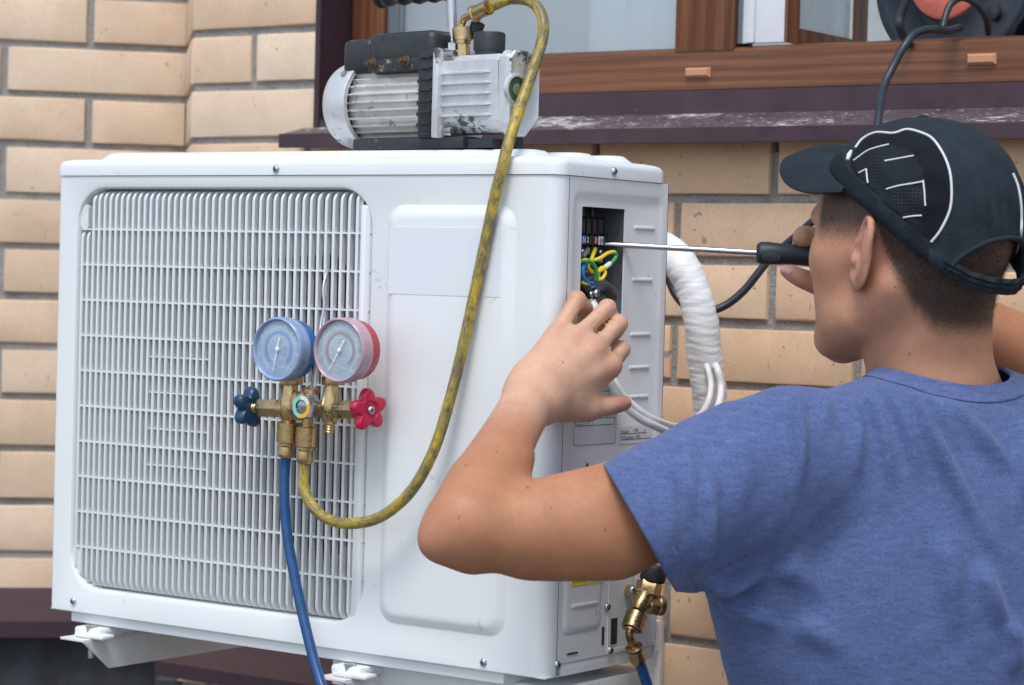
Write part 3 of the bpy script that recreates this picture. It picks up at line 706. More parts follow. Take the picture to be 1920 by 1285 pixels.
T = [text('WARNING  Disconnect', (.0036, .0395, 1.3105), .0042, bold=.01), text('power before service', (.0036, .0395, 1.3045), .0042, bold=.01), text('W/A! 2 min. 3 ph.', (.0036, .0395, 1.2985), .0042, bold=.01), text('/// \\\\ /// TTT |||', (.0036, .0395, 1.2920), .0042, bold=.01)]
join_text(T, 'lettering', lb3, M['blk'])

# ------------------------------------------------------------------ terminal compartment seen through the service opening
def sp(x, y, X): return U(x, y, 0, X)
def Q(zx, zy, X): return sp(1030 + zx / 4.017, 360 + zy / 4.017, X)
m = MB()
m.box((-.0585, .130, 1.50), (-.006, .1315, 1.69)); m.box((-.05, .095, 1.62), (-.046, .131, 1.69)); m.box((-.052, .104, 1.59), (-.040, .108, 1.69), .001); m.box((-.052, .116, 1.56), (-.036, .119, 1.69), .001)
m.box((-.055, .028, 1.50), (-.0535, .131, 1.60)); m.build('inner_frame', M['inner_metal'], ac, 0)
m = MB(); m.add([(-.018, .083, 1.612), (-.010, .130, 1.590), (-.008, .130, 1.520), (-.016, .050, 1.520), (-.018, .050, 1.600)], [(0, 1, 2, 3, 4)]); m.cyl((-.017, .100, 1.592), (-.0085, .1005, 1.592), .0028, 14); inner = m.build('clamp_plate', M['inner_metal'], ac, 0)
m = MB(); m.box((-.013, .112, 1.5575), (-.0105, .130, 1.574)); m.build('inner_label', M['label'], ac, 0)
tb = MB(); tb.box((-.050, .050, 1.612), (-.030, .104, 1.660), .001)
tbo = tb.build('terminal_block', M['black_pl'], ac)
for k in range(4):
    y = Q((262, 305, 350, 398)[k], 310, -.018)[1]; t = MB()
    t.box((-.030, y - .0046, 1.646), (-.019, y + .0046, 1.662), .0012); t.box((-.030, y - .0046, 1.622), (-.020, y + .0046, 1.634), .0010); t.box((-.030, y - .0050, 1.635), (-.017, y + .0050, 1.6445), .0006); t.box((-.030, y + .0052, 1.610), (-.018, y + .0062, 1.664)); t.build('terminal', M['black_pl'], tbo)
    screw((-.0195, y, 1.6275), (1, 0, 0), .0034, tbo, 'terminal_screw')
yq = [Q(x_, 310, -.017)[1] for x_ in (258, 290, 350, 388)]
for yy, mt, tx, tm in ((yq[0], 'wire_b', 'N', 'white_txt'), (yq[1], 'blk', '2', 'white_txt'), (yq[2], 'maroon', '3', 'white_txt'), (yq[3], 'paper2', '(h)', 'ink')):
    t = MB(); t.box((-.0172, yy - .0045, 1.6355), (-.0166, yy + .0045, 1.6440)); o = t.build('terminal_mark', M[mt], tbo, 0)
    me = text(tx, (-.0164, yy - .0024, 1.6372), .0078, bold=.02, m=M[tm]); link('lettering', me, o)
def wire(P, r, mt, name='wire', n=8): m = MB(); m.tube(spl(P, n), r, 10); return m.build(name, M[mt], ac, 60)

for y in (.050, .059): 
    t = MB(); t.tube([(-.026, y, 1.70), (-.024, y + .0005, 1.68), (-.0235, y + .001, 1.668)], [.0026, .003, .0042], 12); t.build('wire_sleeve', M['wht_pvc'], ac, 60)
t = MB(); t.tube([(-.024, .069, 1.70), (-.0225, .0705, 1.680), (-.022, .072, 1.668)], [.002, .0028, .0022], 12); t.build('wire_lug', M['brass'], ac, 60)

wire([Q(345, 430, -.018), Q(330, 470, -.012), Q(310, 520, -.010), Q(270, 560, -.014)], .0021, 'wire_y')
wire([Q(310, 520, -.012), Q(380, 500, -.006), Q(440, 462, -.004), Q(490, 455, -.003), Q(500, 490, -.003), Q(470, 530, -.004)], .0020, 'wire_y')
wire([Q(490, 455, -.0028), Q(503, 480, -.0025), Q(485, 515, -.0028), Q(455, 545, -.004)], .00215, 'wire_g')
wire([Q(455, 540, -.004), Q(415, 572, -.005)], .0028, 'wht_pvc', 'wire_marker')
wire([Q(415, 570, -.005), Q(370, 600, -.006), Q(320, 600, -.008), Q(292, 560, -.010), Q(290, 520, -.013)], .0021, 'wire_y')
wire([Q(230, 530, -.012), Q(290, 518, -.005), Q(340, 560, -.004), Q(358, 620, -.004), Q(350, 665, -.006)], .0022, 'wire_g')
wire([Q(232, 522, -.011), Q(280, 508, -.006), Q(330, 540, -.005), Q(350, 600, -.005)], .0013, 'wire_y')
wire([Q(350, 660, -.007), Q(395, 655, -.005), Q(420, 610, -.005), Q(400, 572, -.006), Q(372, 590, -.006)], .0021, 'wire_y')
wire([Q(285, 535, -.012), Q(255, 570, -.008), Q(252, 630, -.007), Q(285, 680, -.007), Q(330, 690, -.008), Q(360, 670, -.010)], .0023, 'wire_b')
wire([Q(240, 610, -.010), Q(290, 600, -.012), Q(330, 640, -.012), Q(280, 660, -.012)], .002, 'wire_gr')
wire([Q(290, 430, -.019), Q(275, 460, -.015), Q(250, 490, -.013)], .0022, 'wire_gr')
wire([Q(240, 675, -.01), Q(270, 690, -.008), Q(295, 700, -.008)], .0025, 'wire_y')
wire([Q(350, 525, -.022), Q(375, 520, -.018), Q(395, 525, -.016)], .003, 'wire_g')
m = MB()
a, b = Q(325, 745, -.006), Q(480, 780, -.006)
m.tube([Q(245, 690, -.012), Q(285, 740, -.008), Q(330, 790, -.006)], .0050, 12)
m.tube([Q(345, 755, -.004), Q(400, 735, .0), Q(440, 745, .0), Q(480, 790, -.002)], [.0052, .0062, .0060, .0050], 14); m.build('cable_clamp', M['black_pl'], ac, 50)
screw(Q(355, 762, .0015), (1, -.2, .1), .0040, ac, 'clamp_screw'); screw(Q(316, 770, -.001), (1, -.2, .1), .003, ac, 'clamp_screw')
wire([Q(375, 590, -.007), Q(370, 640, -.009), Q(340, 700, -.009), Q(315, 725, -.009)], .0016, 'wht_pvc', 'cable_tie')
# ------------------------------------------------------------------ wall brackets
def bracket(x, lab):
    b = empty('wall_bracket', (x, .3, 1.17)); tag(b, lab, 'bracket', 'wall brackets under the unit')
    m = MB(); prof = [(-.034, 0), (-.031, -.0025), (-.031, -.003)]
    # angle profile arm: flat top flange and a web cut at a slant in front
    m.box((x - .036, -.030, 1.1715), (x + .002, .598, 1.1745), .0008)
    m.add([(x, -.030, 1.1716), (x, .598, 1.1716), (x, .598, 1.138), (x, .012, 1.138), (x + .003, -.030, 1.1716), (x + .003, .598, 1.1716), (x + .003, .598, 1.138), (x + .003, .012, 1.138)], [(0, 1, 2, 3), (7, 6, 5, 4), (0, 3, 7, 4), (3, 2, 6, 7), (2, 1, 5, 6), (1, 0, 4, 5)])
    m.build('arm', M['zinc_bracket'], b, 20)
    m = MB(); m.box((x - .03, .590, 1.05), (x + .004, .598, 1.1715)); m.build('wall_plate', M['zinc_bracket'], b, 0)
    m = MB(); m.box((x - .034, -.010, 1.1747), (x + .006, .050, 1.1850), .003); m.box((x - .024, -.020, 1.1747), (x + .022, .0, 1.180), .002); f = m.build('foot_clamp', M['white'], b, 40)
    m = MB(); m.cyl((x - .012, -.004, 1.150), (x - .012, -.004, 1.178), .0035, 14); m.cyl((x - .012, -.004, 1.1805), (x - .012, -.004, 1.1870), .0072, 6); m.cyl((x - .012, -.004, 1.1650), (x - .012, -.004, 1.1712), .0070, 6); m.build('bolt', M['steel'], b, 30)
bracket(-.618, 'left wall bracket with a slanted white arm and a bolted foot clamp')
bracket(-.235, 'right wall bracket mostly below the picture, under the round unit corner')

# ------------------------------------------------------------------ vacuum pump
PO = np.array([-.3, .045, 1.7315]); th = rad(-7.6)
PA = np.array([math.cos(th), math.sin(th), 0]); PN = np.array([-math.sin(th), math.cos(th), 0])
def pf_(p): return PO + PA * p[0] + PN * p[1] + np.array([0, 0, p[2]])
def PP(px, py, v): return ONP(px, py, PO + PN * v, PN)
pump = empty('vacuum_pump', PO); tag(pump, 'worn silver and black vacuum pump with a ribbed motor standing on the unit top', 'vacuum pump')
AXC = (.042, .0520); 
def circ(u, r, n=64, f=None):
    return [pf_((u, AXC[0] + (r + (f(k, n) if f else 0)) * math.cos(2 * math.pi * k / n), AXC[1] + (r + (f(k, n) if f else 0)) * math.sin(2 * math.pi * k / n))) for k in range(n)]
m = MB(); m.loops([circ(u, r) for u, r in ((-.052, .030), (-.0515, .040), (-.048, .0455), (-.042, .0475), (-.012, .0495), (-.0105, .0490), (-.0105, .044))], True, False); m.build('fan_cover', M['alu'], pump, 40)
m = MB(); m.lathe(pf_((-.022, .004, .083)), -PN, [(0, .0042), (.002, .0036), (.0024, .0005)], 12); m.build('bolt', M['steel_dark'], pump)
m = MB(); nf = 30
def fin(k, n):
    return .0048 if (k % 8) in (0, 1) else 0
Nn = nf * 8
m.loops([circ(u, .0385, Nn, fin) for u in (-.014, .100)], True, True); m.build('motor_body', M['alu_motor'], pump, 20)
# junction box
def rbox(a, b, c): m_ = MB(); m_.box(a, b, c, fr=pf_); return m_
m = rbox((-.029, .006, .083), (.016, .050, .121), .007); m.box((.0135, .003, .0815), (.113, .048, .1255), .008, fr=pf_)
m.box((.020, .0018, .083), (.120, .010, .0935), .002, fr=pf_)
jb = m.build('junction_box', M['black_pl'], pump, 50)
dust = simple('dusty_black', (.03, .032, .036), .7, var=.2, vs=100, dirt=(.26, .24, .21), dirtamt=.10, ds=110)
m = MB(); m.box((.018, .0006, .0835), (.112, .003, .0965), .001, fr=pf_); m.build('dusty_flange', dust, jb, 30)
rust = simple('rusty_steel', (.13, .08, .055), .8, .3, var=.3, vs=300)
for px, py in ((699, 120), (761, 115)):
    q = PP(px, py, .0); m = MB(); m.cyl(q - PN * -.002, q - PN * .006, .0040, 6); m.cyl(q - PN * .004, q - PN * .010, .0024, 10); m.lathe(q, -PN, [(0, .0062), (.0012, .0058)], 14); m.build('rusty_bolt', rust, pump)
# adapter plate with teeth
m = rbox((.098, -.002, .012), (.122, .062, .103), .002)
for k in range(8): m.box((.0925 + .004 * (k in (0, 7)), .002, .012 + k * .0115), (.0985, .02, .0155 + k * .0115), fr=pf_); m.box((.101, -.0045, .0145 + k * .0115), (.119, -.0015, .0165 + k * .0115), fr=pf_)
m.build('adapter_plate', M['black_pl'], pump, 30)
m = rbox((.1225, -.006, .011), (.131, .064, .1045), .002); m.build('flange', M['alu'], pump, 30)
# oil case: rounded body with five ribs, tapered below
def ocs(u, s=1.0, ins=0.0):
    P = [(.004, .028), (.014, .016), (.040, .016), (.048, .030), (.050, .090), (.044, .0965), (.010, .0965), (.002, .090)]
    return [pf_((u, .026 + (v - .026) * s, .056 + (z - .056) * s)) for v, z in P]
m = MB(); m.loops([ocs(.131), ocs(.203), ocs(.207, .985), ocs(.2085, .97)], True, True); oc = m.build('oil_case', M['alu'], pump, 35)
for k, py in enumerate((138, 157.5, 177.5, 198, 218)):
    a = PP(823, py, 0); b = PP(918, py - 3.5, 0); ua, ub = np.dot(a - PO, PA), np.dot(b - PO, PA); z = (a[2] + b[2]) / 2 - PO[2]
    m = MB(); m.loops([[pf_((u, v, z + dz)) for v, dz in ((.0045, -.0022 * s), (.0045 - .0055 * s, -.0009 * s), (.0045 - .0055 * s, .0009 * s), (.0045, .0022 * s))] for u, s in ((.1315, 1), (.194, 1), (.201, .15))], True, True); m.build('cooling_rib', M['alu'], oc, 30)
def ecs(u, s=1.0, cut=.012):
    a0, a1, b0, b1 = .003, .048, .012, .0995; c = cut
    P = [(a0 + c, b0), (a1 - c * 1.6, b0), (a1, b0 + c * 1.6), (a1, b1 - c * .8), (a1 - c * .8, b1), (a0 + c * .6, b1), (a0, b1 - c * .6), (a0, b0 + c)]
    return [pf_((u, .0255 + (v - .0255) * s, .056 + (z - .056) * s)) for v, z in P]
m = MB(); m.loops([ecs(.209, .97), ecs(.2105), ecs(.224), ecs(.2255, .975), ecs(.2260, .94), ecs(.2252, .90), ecs(.2250, .5)], True, True); ep = m.build('end_cover', M['alu'], pump, 35)
sgc = PP(962, 168, 0)
q = ONP(968, 168, PO + PA * .226, PA); m = MB(); m.lathe(q - PA * .002, PA, [(0, .0168), (.0035, .0165), (.0042, .0150), (.0040, .0132), (.001, .0128)], 36); m.build('glass_ring', M['alu'], ep, 40)
m = MB(); m.lathe(q - PA * .0005, PA, [(0, .0130), (.0006, .0125)], 30); m.build('sight_glass', simple('oily_glass', (.08, .12, .07), .08, 0, var=.6, vs=70), ep)
m = MB(); m.lathe(q + PA * .0009, PA, [(0, .0060), (.0003, .0055)], 20); m.build('level_mark', simple('level_green', (.20, .26, .16), .3), ep)
for u, v, z in ((.1315, .006, .0975), (.1315, .006, .018)):
    m = MB(); c_ = pf_((u, v, z)); m.cyl(c_, c_ + PA * .012, .0052, 14, .001); m.cyl(c_ + PA * .0121, c_ + PA * .0123, .0025, 6); m.build('socket_bolt', M['steel_dark'], pump, 40)
m = rbox((-.006, .004, .0005), (.160, .064, .0125), .001); m.build('base_plate', M['black_pl'], pump, 30)
m = rbox((.162, .008, .0005), (.198, .052, .010), .001); m.box((.205, .03, .0005), (.212, .04, .012), fr=pf_); m.build('rubber_foot', M['rubber'], pump, 30)
# carrying handle
b0 = PP(850, 96, .036); b1 = PP(847, 8, .036); 
m = MB(); c0 = np.array(b0); r_ = .0052
top = b1 + np.array([0, 0, .014]); h = [c0, c0 + (b1 - c0) * .5, b1 - np.array([0, 0, .006]), b1 + np.array([0, 0, .004]) - PA * .001, b1 + np.array([0, 0, .012]) - PA * .006, b1 + np.array([0, 0, .0165]) - PA * .016, b1 + np.array([0, 0, .0165]) - PA * .10]
m.tube(spl(h, 6), r_, 20); m.build('handle_tube', M['chrome'], pump, 60)
m = MB(); m.cyl(c0 - np.array([0, 0, .004]), c0 + np.array([0, 0, .008]), .0098, 6); m.cyl(c0 + np.array([0, 0, .008]), c0 + np.array([0, 0, .0125]), .0066, 20, .001); m.build('hex_nut', M['steel'], pump, 30)
ga = b1 + np.array([0, 0, .0150]) - PA * .004; m = MB(); pr_ = []
for k in range(61):
    t = k / 60; L = .105; r0 = .0125 - .0022 * abs(math.sin(t * math.pi * 4.6)) if .04 < t < .97 else (.0135 if t > .5 else .0115)
    pr_.append((t * L, r0))
m.lathe(ga, -PA, pr_, 28); m.build('grip', M['rubber'], pump, 60)
# brass inlet with the elbow of the yellow hose, black cap on a strap, filler cap
v0 = .030
i0 = PP(868, 103, v0); i1 = PP(867, 84, v0); i2 = PP(866, 52, v0)
Zv = np.array([0, 0, 1.0])
m = MB(); m.cyl(i0 - Zv * .002, i1, .0078, 6); m.cyl(i1 - Zv * .001, i1 + Zv * .003, .0068, 20); m.build('inlet_fitting', M['brass'], pump, 30)
def knurl(mb, a, b, r, n=48, rings=14, amp=.00045, e=.0012):
    a = np.array(a, float); b = np.array(b, float); L = np.linalg.norm(b - a); ax = (b - a) / L
    t = np.array([0, 0, 1.0]) if abs(ax[2]) < .9 else np.array([1.0, 0, 0]); u = np.cross(ax, t); u /= np.linalg.norm(u); v = np.cross(ax, u); Ls = []
    Ls.append([a + (r - e) * (math.cos(2 * math.pi * k / n) * u + math.sin(2 * math.pi * k / n) * v) for k in range(n)])
    for j in range(rings + 1):
        Ls.append([a + ax * (e * .6 + (L - e * 1.2) * j / rings) + (r + (amp if (k + j) % 2 else -amp)) * (math.cos(2 * math.pi * k / n) * u + math.sin(2 * math.pi * k / n) * v) for k in range(n)])
    Ls.append([b + (r - e) * (math.cos(2 * math.pi * k / n) * u + math.sin(2 * math.pi * k / n) * v) for k in range(n)])
    mb.loops(Ls, True, True)
cp = PP(892, 52, v0 + .012); m = MB(); m.cyl(cp - RM[:, 0] * .002 + Zv * -.008, cp + RM[:, 0] * .003 + Zv * .006, .0076, 20, .002); m.tube(spl([cp - Zv * .004, PP(884, 72, v0 + .01), i1 + Zv * .002], 5), .0022, 8); m.build('inlet_cap', M['rubber'], pump, 40)
f0 = PP(917, 104, .030); f1 = PP(918, 61, .030)
m = MB(); m.cyl(f0 - Zv * .002, f0 + Zv * .004, .0150, 32); n_ = 48; Ls = []
H_ = f1[2] - f0[2] - .004
for z, r in ((0, .0155), (.001, .0163), (H_ - .002, .0163), (H_ - .0006, .0158), (H_, .0145)): Ls.append([f0 + Zv * (.004 + z) + (r + (.0004 if k % 2 and r > .016 else 0)) * (math.cos(2 * math.pi * k / n_) * PA + math.sin(2 * math.pi * k / n_) * PN) for k in range(n_)])
m.loops(Ls, True, True); m.build('filler_cap', M['black_pl'], pump, 30)

# ------------------------------------------------------------------ manifold gauge set hanging on the slats
YM = -.040
def G(px, py, y=YM): return U(px, py, 1, y)
man = empty('manifold_gauge_set', G(580, 765)); tag(man, 'brass manifold with a blue gauge and a red gauge hooked on the fan grille', 'gauge set')
def body(parts, nm='valve_body', mt='brass', sm=35):
    m = MB(); parts(m); return m.build(nm, M[mt], man, sm)
AXx = np.array([1.0, 0, 0]); NY = np.array([0, -1.0, 0])
zc = G(580, 768)[2]
def px_x(px, y=YM): return G(px, 766, y)[0]
def pz(px, py, y=YM): return G(px, py, y)[2]
zm = pz(580, 767)
def P3(px, py, y=YM): return G(px, py, y)
def mb1(m):
    m.cyl(P3(516, 766), P3(652, 768), .0092, 24); m.cyl(P3(488, 765), P3(524, 766), .0105, 6, .001); m.cyl(P3(630, 768), P3(668, 769), .0105, 6, .001)
    m.cyl(P3(668, 769), P3(680, 769), .0062, 16)
    m.lathe(P3(566, 788), Zv, [(0, .0085), (.006, .0120), (.022, .0135), (.030, .009)], 24)
    for a, b in ((545, 541), (622, 618)):
        m.lathe(P3(b, 790), P3(a, 722) - P3(b, 790), [(0, .0080), (.006, .0100), (.018, .0105), (.024, .0092), (.036, .0075), (.045, .0058)], 20)
body(mb1)
def thread(m, a, b, r, k=5):
    a = np.array(a); b = np.array(b); L = np.linalg.norm(b - a); pr = []
    for j in range(k * 2 + 1): pr.append((L * j / (2 * k), r * (1 if j % 2 else .88)))
    m.lathe(a, b - a, pr, 18)
m = MB(); thread(m, P3(468, 765), P3(489, 765), .0052, 6); m.build('valve_stem', M['brass'], man, 30)
for px in (546, 625):
    m = MB(); m.cyl(P3(px, 722), P3(px, 706), .0125, 6, .001); m.cyl(P3(px, 708), P3(px, 700), .006, 14); m.build('gauge_nut', M['brass'], man, 30)
m = MB(); m.cyl(P3(583, 752), P3(583, 738), .0078, 18); knurl(m, P3(583, 738), P3(584, 727), .0088, 40, 3); m.build('hook_boss', M['brass'], man, 30)
for a, b, c_, d in (((541, 792), (539, 830), (538, 830), (536, 858)), ((576, 800), (574, 838), (574, 838), (571, 868))):
    m = MB(); m.cyl(P3(a[0] + 1, a[1] - 16), P3(*a), .0058, 16); m.build('port', M['brass'], man, 30)
    m = MB(); knurl(m, P3(*a), P3(*b), .0118 * 1.0, 44, 12); m.build('knurled_nut', M['brass'], man, 25)
    m = MB(); A, B = P3(*c_), P3(*d); m.lathe(A, B - A, [(0, .0094), (.003, .0094), (.0045, .0078), (.012, .0086), (np.linalg.norm(B - A) - .002, .0086), (np.linalg.norm(B - A), .0075)], 24); m.build('hose_ferrule', M['brass'], man, 35)
m = MB(); thread(m, P3(620, 778), P3(617, 812), .0058, 7); m.cyl(P3(621, 775), P3(619, 795), .0072, 6); m.build('spare_port', M['brass'], man, 30)
# hexagon sight glass
sc_ = P3(565, 763, YM - .022)
m = MB(); m.lathe(sc_ + np.array([0, .018, 0]), NY, [(0, .0135), (.006, .0138), (.0165, .0138), (.0180, .0130), (.0180, .0092), (.016, .0088)], 6, ph=rad(10)); hx = m.build('sight_glass_nut', M['steel'], man, 30)
def arc(c, r0, r1, a0, a1, y, mt, nm, parent, nn_=24):
    m = MB(); L0 = []; L1 = []
    for k in range(nn_ + 1):
        a = rad(a0 + (a1 - a0) * k / nn_); L0.append((c[0] + r0 * math.cos(a), y, c[2] + r0 * math.sin(a))); L1.append((c[0] + r1 * math.cos(a), y, c[2] + r1 * math.sin(a)))
    m.loops([L0, L1], closed=False); return m.build(nm, mt, parent, 0)
mint = simple('mint_print', (.22, .62, .52), .5); amber = simple('amber_print', (.85, .45, .03), .5); cream = simple('cream_print', (.72, .80, .66), .5)
yy = sc_[1] - .0004
for r0, r1, a0, a1, mt in ((.0075, .0118, 95, 255, mint), (.0075, .0118, -105, 20, amber), (.0075, .0118, 20, 95, cream)): arc(sc_, r0, r1, a0, a1, yy, mt, 'indicator_ring', hx)
m = MB(); m.lathe(sc_ + np.array([0, .006, 0]), NY, [(0, .0074), (.0052, .0070), (.0060, .004)], 24); m.build('sight_lens', simple('lens_grey', (.28, .31, .32), .1, .6, var=.4, vs=180), hx)
# gauges
def gauge(px, py, mcol, rimc, lab, dialc, ang, ringc, nums):
    c = P3(px, py, -.068); g_ = empty('pressure_gauge', c, man); g_['label'] = lab
    R = .0335
    m = MB(); m.lathe(c + np.array([0, .030, 0]), NY, [(0, .020), (.001, .0285), (.004, .0308), (.016, .0312), (.017, .0312)], 56); m.build('gauge_case', mcol, g_, 40)
    m = MB(); m.lathe(c + np.array([0, .013, 0]), NY, [(0, .0312), (.0005, .0330), (.003, .0337), (.0075, .0337), (.009, .0331), (.0105, .0337), (.0150, .0335), (.0172, .0328), (.0178, .0316), (.0168, .0304), (.0130, .0302)], 64); m.build('gauge_rim', rimc, g_, 50)
    y = c[1] - .0005
    m = MB(); m.lathe((c[0], y + .002, c[2]), NY, [(0, .0303), (.002, .0303)], 56); d = m.build('dial', dialc, g_, 0)
    wp = M['white_txt']
    arc(c, .0222, .0228, -58, 238, y - .0003, wp, 'scale_ring', d, 60); arc(c, .0128, .0133, -58, 238, y - .0003, wp, 'scale_ring', d, 48)
    arc(c, .0160, .0190, -50, 230, y - .0002, ringc, 'colour_band', d, 48)
    m = MB()
    for k in range(61):
        a = rad(238 - 296 * k / 60); L = .0020 if k % 5 else .0034
        e = np.array([math.cos(a), 0, math.sin(a)]); n1 = np.array([-math.sin(a), 0, math.cos(a)]) * (.00016 if k % 5 else .0003)
        p0 = np.array([c[0], y - .0004, c[2]]) + e * .0228; p1 = p0 + e * L; m.add([p0 - n1, p1 - n1, p1 + n1, p0 + n1], [(0, 1, 2, 3)])
        if k % 3 == 0:
            p0 = np.array([c[0], y - .0004, c[2]]) + e * .0133; p1 = p0 + e * .0016; m.add([p0 - n1, p1 - n1, p1 + n1, p0 + n1], [(0, 1, 2, 3)])
    m.build('scale_marks', wp, d, 0)['kind'] = 'stuff'
    T = []
    for k, s in enumerate(nums):
        a = rad(232 - 284 * k / (len(nums) - 1)); T.append(text(s, (c[0] + .0256 * math.cos(a) - .0010 * len(s), y - .0004, c[2] + .0256 * math.sin(a) - .0012), .0036, ydir=(1, 0, 0), bold=.01))
        T.append(text(s, (c[0] + .0105 * math.cos(a) - .0010 * len(s), y - .0004, c[2] + .0105 * math.sin(a) - .0010), .0024, ydir=(1, 0, 0)))
    for s, dx, dz, h in (('psi', .003, -.0100, .0034), ('bar', -.008, -.0120, .0030), ('R-22', -.006, -.0165, .0028), ('R-410A', .001, -.0190, .0028), ('R-134a', -.010, -.0215, .0026)): T.append(text(s, (c[0] + dx, y - .0004, c[2] + dz), h, ydir=(1, 0, 0), bold=.01))
    join_text(T, 'dial_numerals', d, wp)
    a = rad(ang); e = np.array([math.cos(a), 0, math.sin(a)]); n1 = np.array([-math.sin(a), 0, math.cos(a)]); o_ = np.array([c[0], y - .0022, c[2]])
    m = MB(); m.loops([[o_ + e * t + n1 * w_, o_ + e * t - n1 * w_, o_ + e * t - n1 * w_ + (0, -.0004, 0), o_ + e * t + n1 * w_ + (0, -.0004, 0)] for t, w_ in ((-.0125, .0011), (-.0105, .0012), (-.009, .0007), (.001, .0007), (.0245, .00028))], True, True); m.lathe(o_, NY, [(-.0015, .0024), (.0010, .0024), (.0014, .0016)], 18); m.build('needle', wp, d, 0)
    m = MB(); lc0 = c + np.array([0, -.0010, 0]); m.loops([[lc0 + NY * d_ + r_ * np.array([math.cos(2 * math.pi * k / 48), 0, math.sin(2 * math.pi * k / 48)]) for k in range(48)] for d_, r_ in ((0, .0302), (.0012, .022), (.0018, .012), (.0020, .0002))]); m.build('lens', M['lens'], g_, 60)
clear_b = simple('tinted_rim_blue', (.24, .34, .52), .18, var=.1, vs=200); clear_r = simple('tinted_rim_pink', (.45, .31, .36), .18, var=.1, vs=200)
bd = simple('blue_dial', (.30, .44, .64), .6, var=.25, vs=60); rd = simple('grey_dial', (.36, .47, .54), .6, var=.25, vs=60)
gauge(523, 655, M['blue_pl'], clear_b, 'blue low pressure gauge with a scratched lens', bd, 258, simple('blue_band', (.11, .27, .60), .6), ['0', '20', '40', '60', '80', '100', '120', '250'])
gauge(639, 657, M['red_pl'], clear_r, 'red high pressure gauge with a pink rim', rd, 238, simple('rose_band', (.33, .20, .25), .6), ['0', '50', '100', '150', '200', '300', '400', '500'])
# star knobs
def knob(c, ax, R, mt, depth, extra):
    ax = np.array(ax, float); ax /= np.linalg.norm(ax); t = Zv; u = np.cross(ax, t); u /= np.linalg.norm(u); v = np.cross(ax, u); n_ = 80; Ls = []
    for d, s in ((0, .86), (.002, .95), (depth * .3, 1.0), (depth * .75, 1.0), (depth * .93, .94), (depth, .84), (depth, .45), (depth * .86, .40)):
        L = []
        for k in range(n_):
            a = 2 * math.pi * k / n_; lob = (.5 + .5 * math.cos(5 * a + extra)); r = R * (.56 + .44 * lob ** .55) * s if s > .5 else R * s
            L.append(c + ax * d + r * (math.cos(a) * u + math.sin(a) * v))
        Ls.append(L)
    m = MB(); m.loops(Ls, True, True); return m.build('valve_knob', M[mt], man, 50)
k1 = knob(P3(476, 765), (-1, 0, .0), .0225, 'navy_pl', .013, .6)
k1['label'] = 'dark blue star knob'
kc = P3(683, 768); k2 = knob(kc, (1, -.25, .0), .0225, 'pink_pl', .012, 1.0); k2['label'] = 'crimson star knob'
e_ = np.array([1, -.25, 0]); e_ /= np.linalg.norm(e_)
m = MB(); m.cyl(P3(668, 768), kc, .010, 16); m.build('knob_neck', M['pink_pl'], k2, 40)
screw(kc + e_ * .0108, e_, .0045, k2, 'knob_screw')
hk = [P3(584, 727), P3(588, 700), P3(592, 675), P3(597, 640, -.03), P3(602, 605, -.022), P3(608, 572, -.016), P3(606, 545, -.014), P3(610, 520, -.008), P3(617, 503, .002), P3(617, 512, .008)]
m = MB(); m.tube(spl(hk, 7), .0016, 10); m.build('hanging_hook', M['chrome'], man, 60)

# ------------------------------------------------------------------ hoses
e0 = P3(571, 868)
hp = [e0, P3(571, 885), P3(570, 912, -.042), P3(582, 944, -.043), P3(612, 972, -.043), P3(660, 982, -.042), P3(716, 968, -.040), P3(770, 922, -.036), P3(812, 848, -.030), P3(842, 755, -.024), P3(866, 660, -.018), P3(889, 555, -.014), P3(910, 455, -.013), P3(929, 365, -.0125), P3(941, 318, -.011), P3(953, 270, -.004), P3(973, 206, .018), P3(996, 140, .04), P3(1014, 85, .055), P3(1019, 45, .062), P3(1008, 14, .068), P3(985, 0, .074), P3(955, -1, .08)]
ha, hb = PP(915, 14, v0), PP(889, 26, v0)
hp += [(PP(932, 8, v0) + P3(932, 8, .08)) / 2, PP(916, 14, v0)]
m = MB(); m.tube(spl(hp, 12), .0059, 18, scale=1.0)
yh = m.build('yellow_hose', M['yhose'], None, 60); tag(yh, 'grimy yellow hose running from the gauge set over the unit up to the pump', 'hose')
fm = MB(); A, B = PP(917, 13, v0), PP(886, 28, v0); L = np.linalg.norm(B - A); fm.lathe(A, B - A, [(0, .0080), (.002, .0086), (.004, .0080), (L - .005, .0074), (L - .004, .0092), (L - .001, .0092), (L, .006)], 24); fm.build('hose_ferrule', M['brass'], yh, 35)
fm = MB(); fm.tube(spl([B, PP(872, 34, v0), PP(866, 44, v0), i2 + Zv * -.002], 6), .0040, 14); fm.build('elbow', M['brass'], yh, 60)
fm = MB(); knurl(fm, i1 + Zv * .004, i2, .0100, 44, 12); fm.cyl(i1 + Zv * .001, i1 + Zv * .005, .0086, 20); fm.build('knurled_nut', M['brass'], yh, 25)
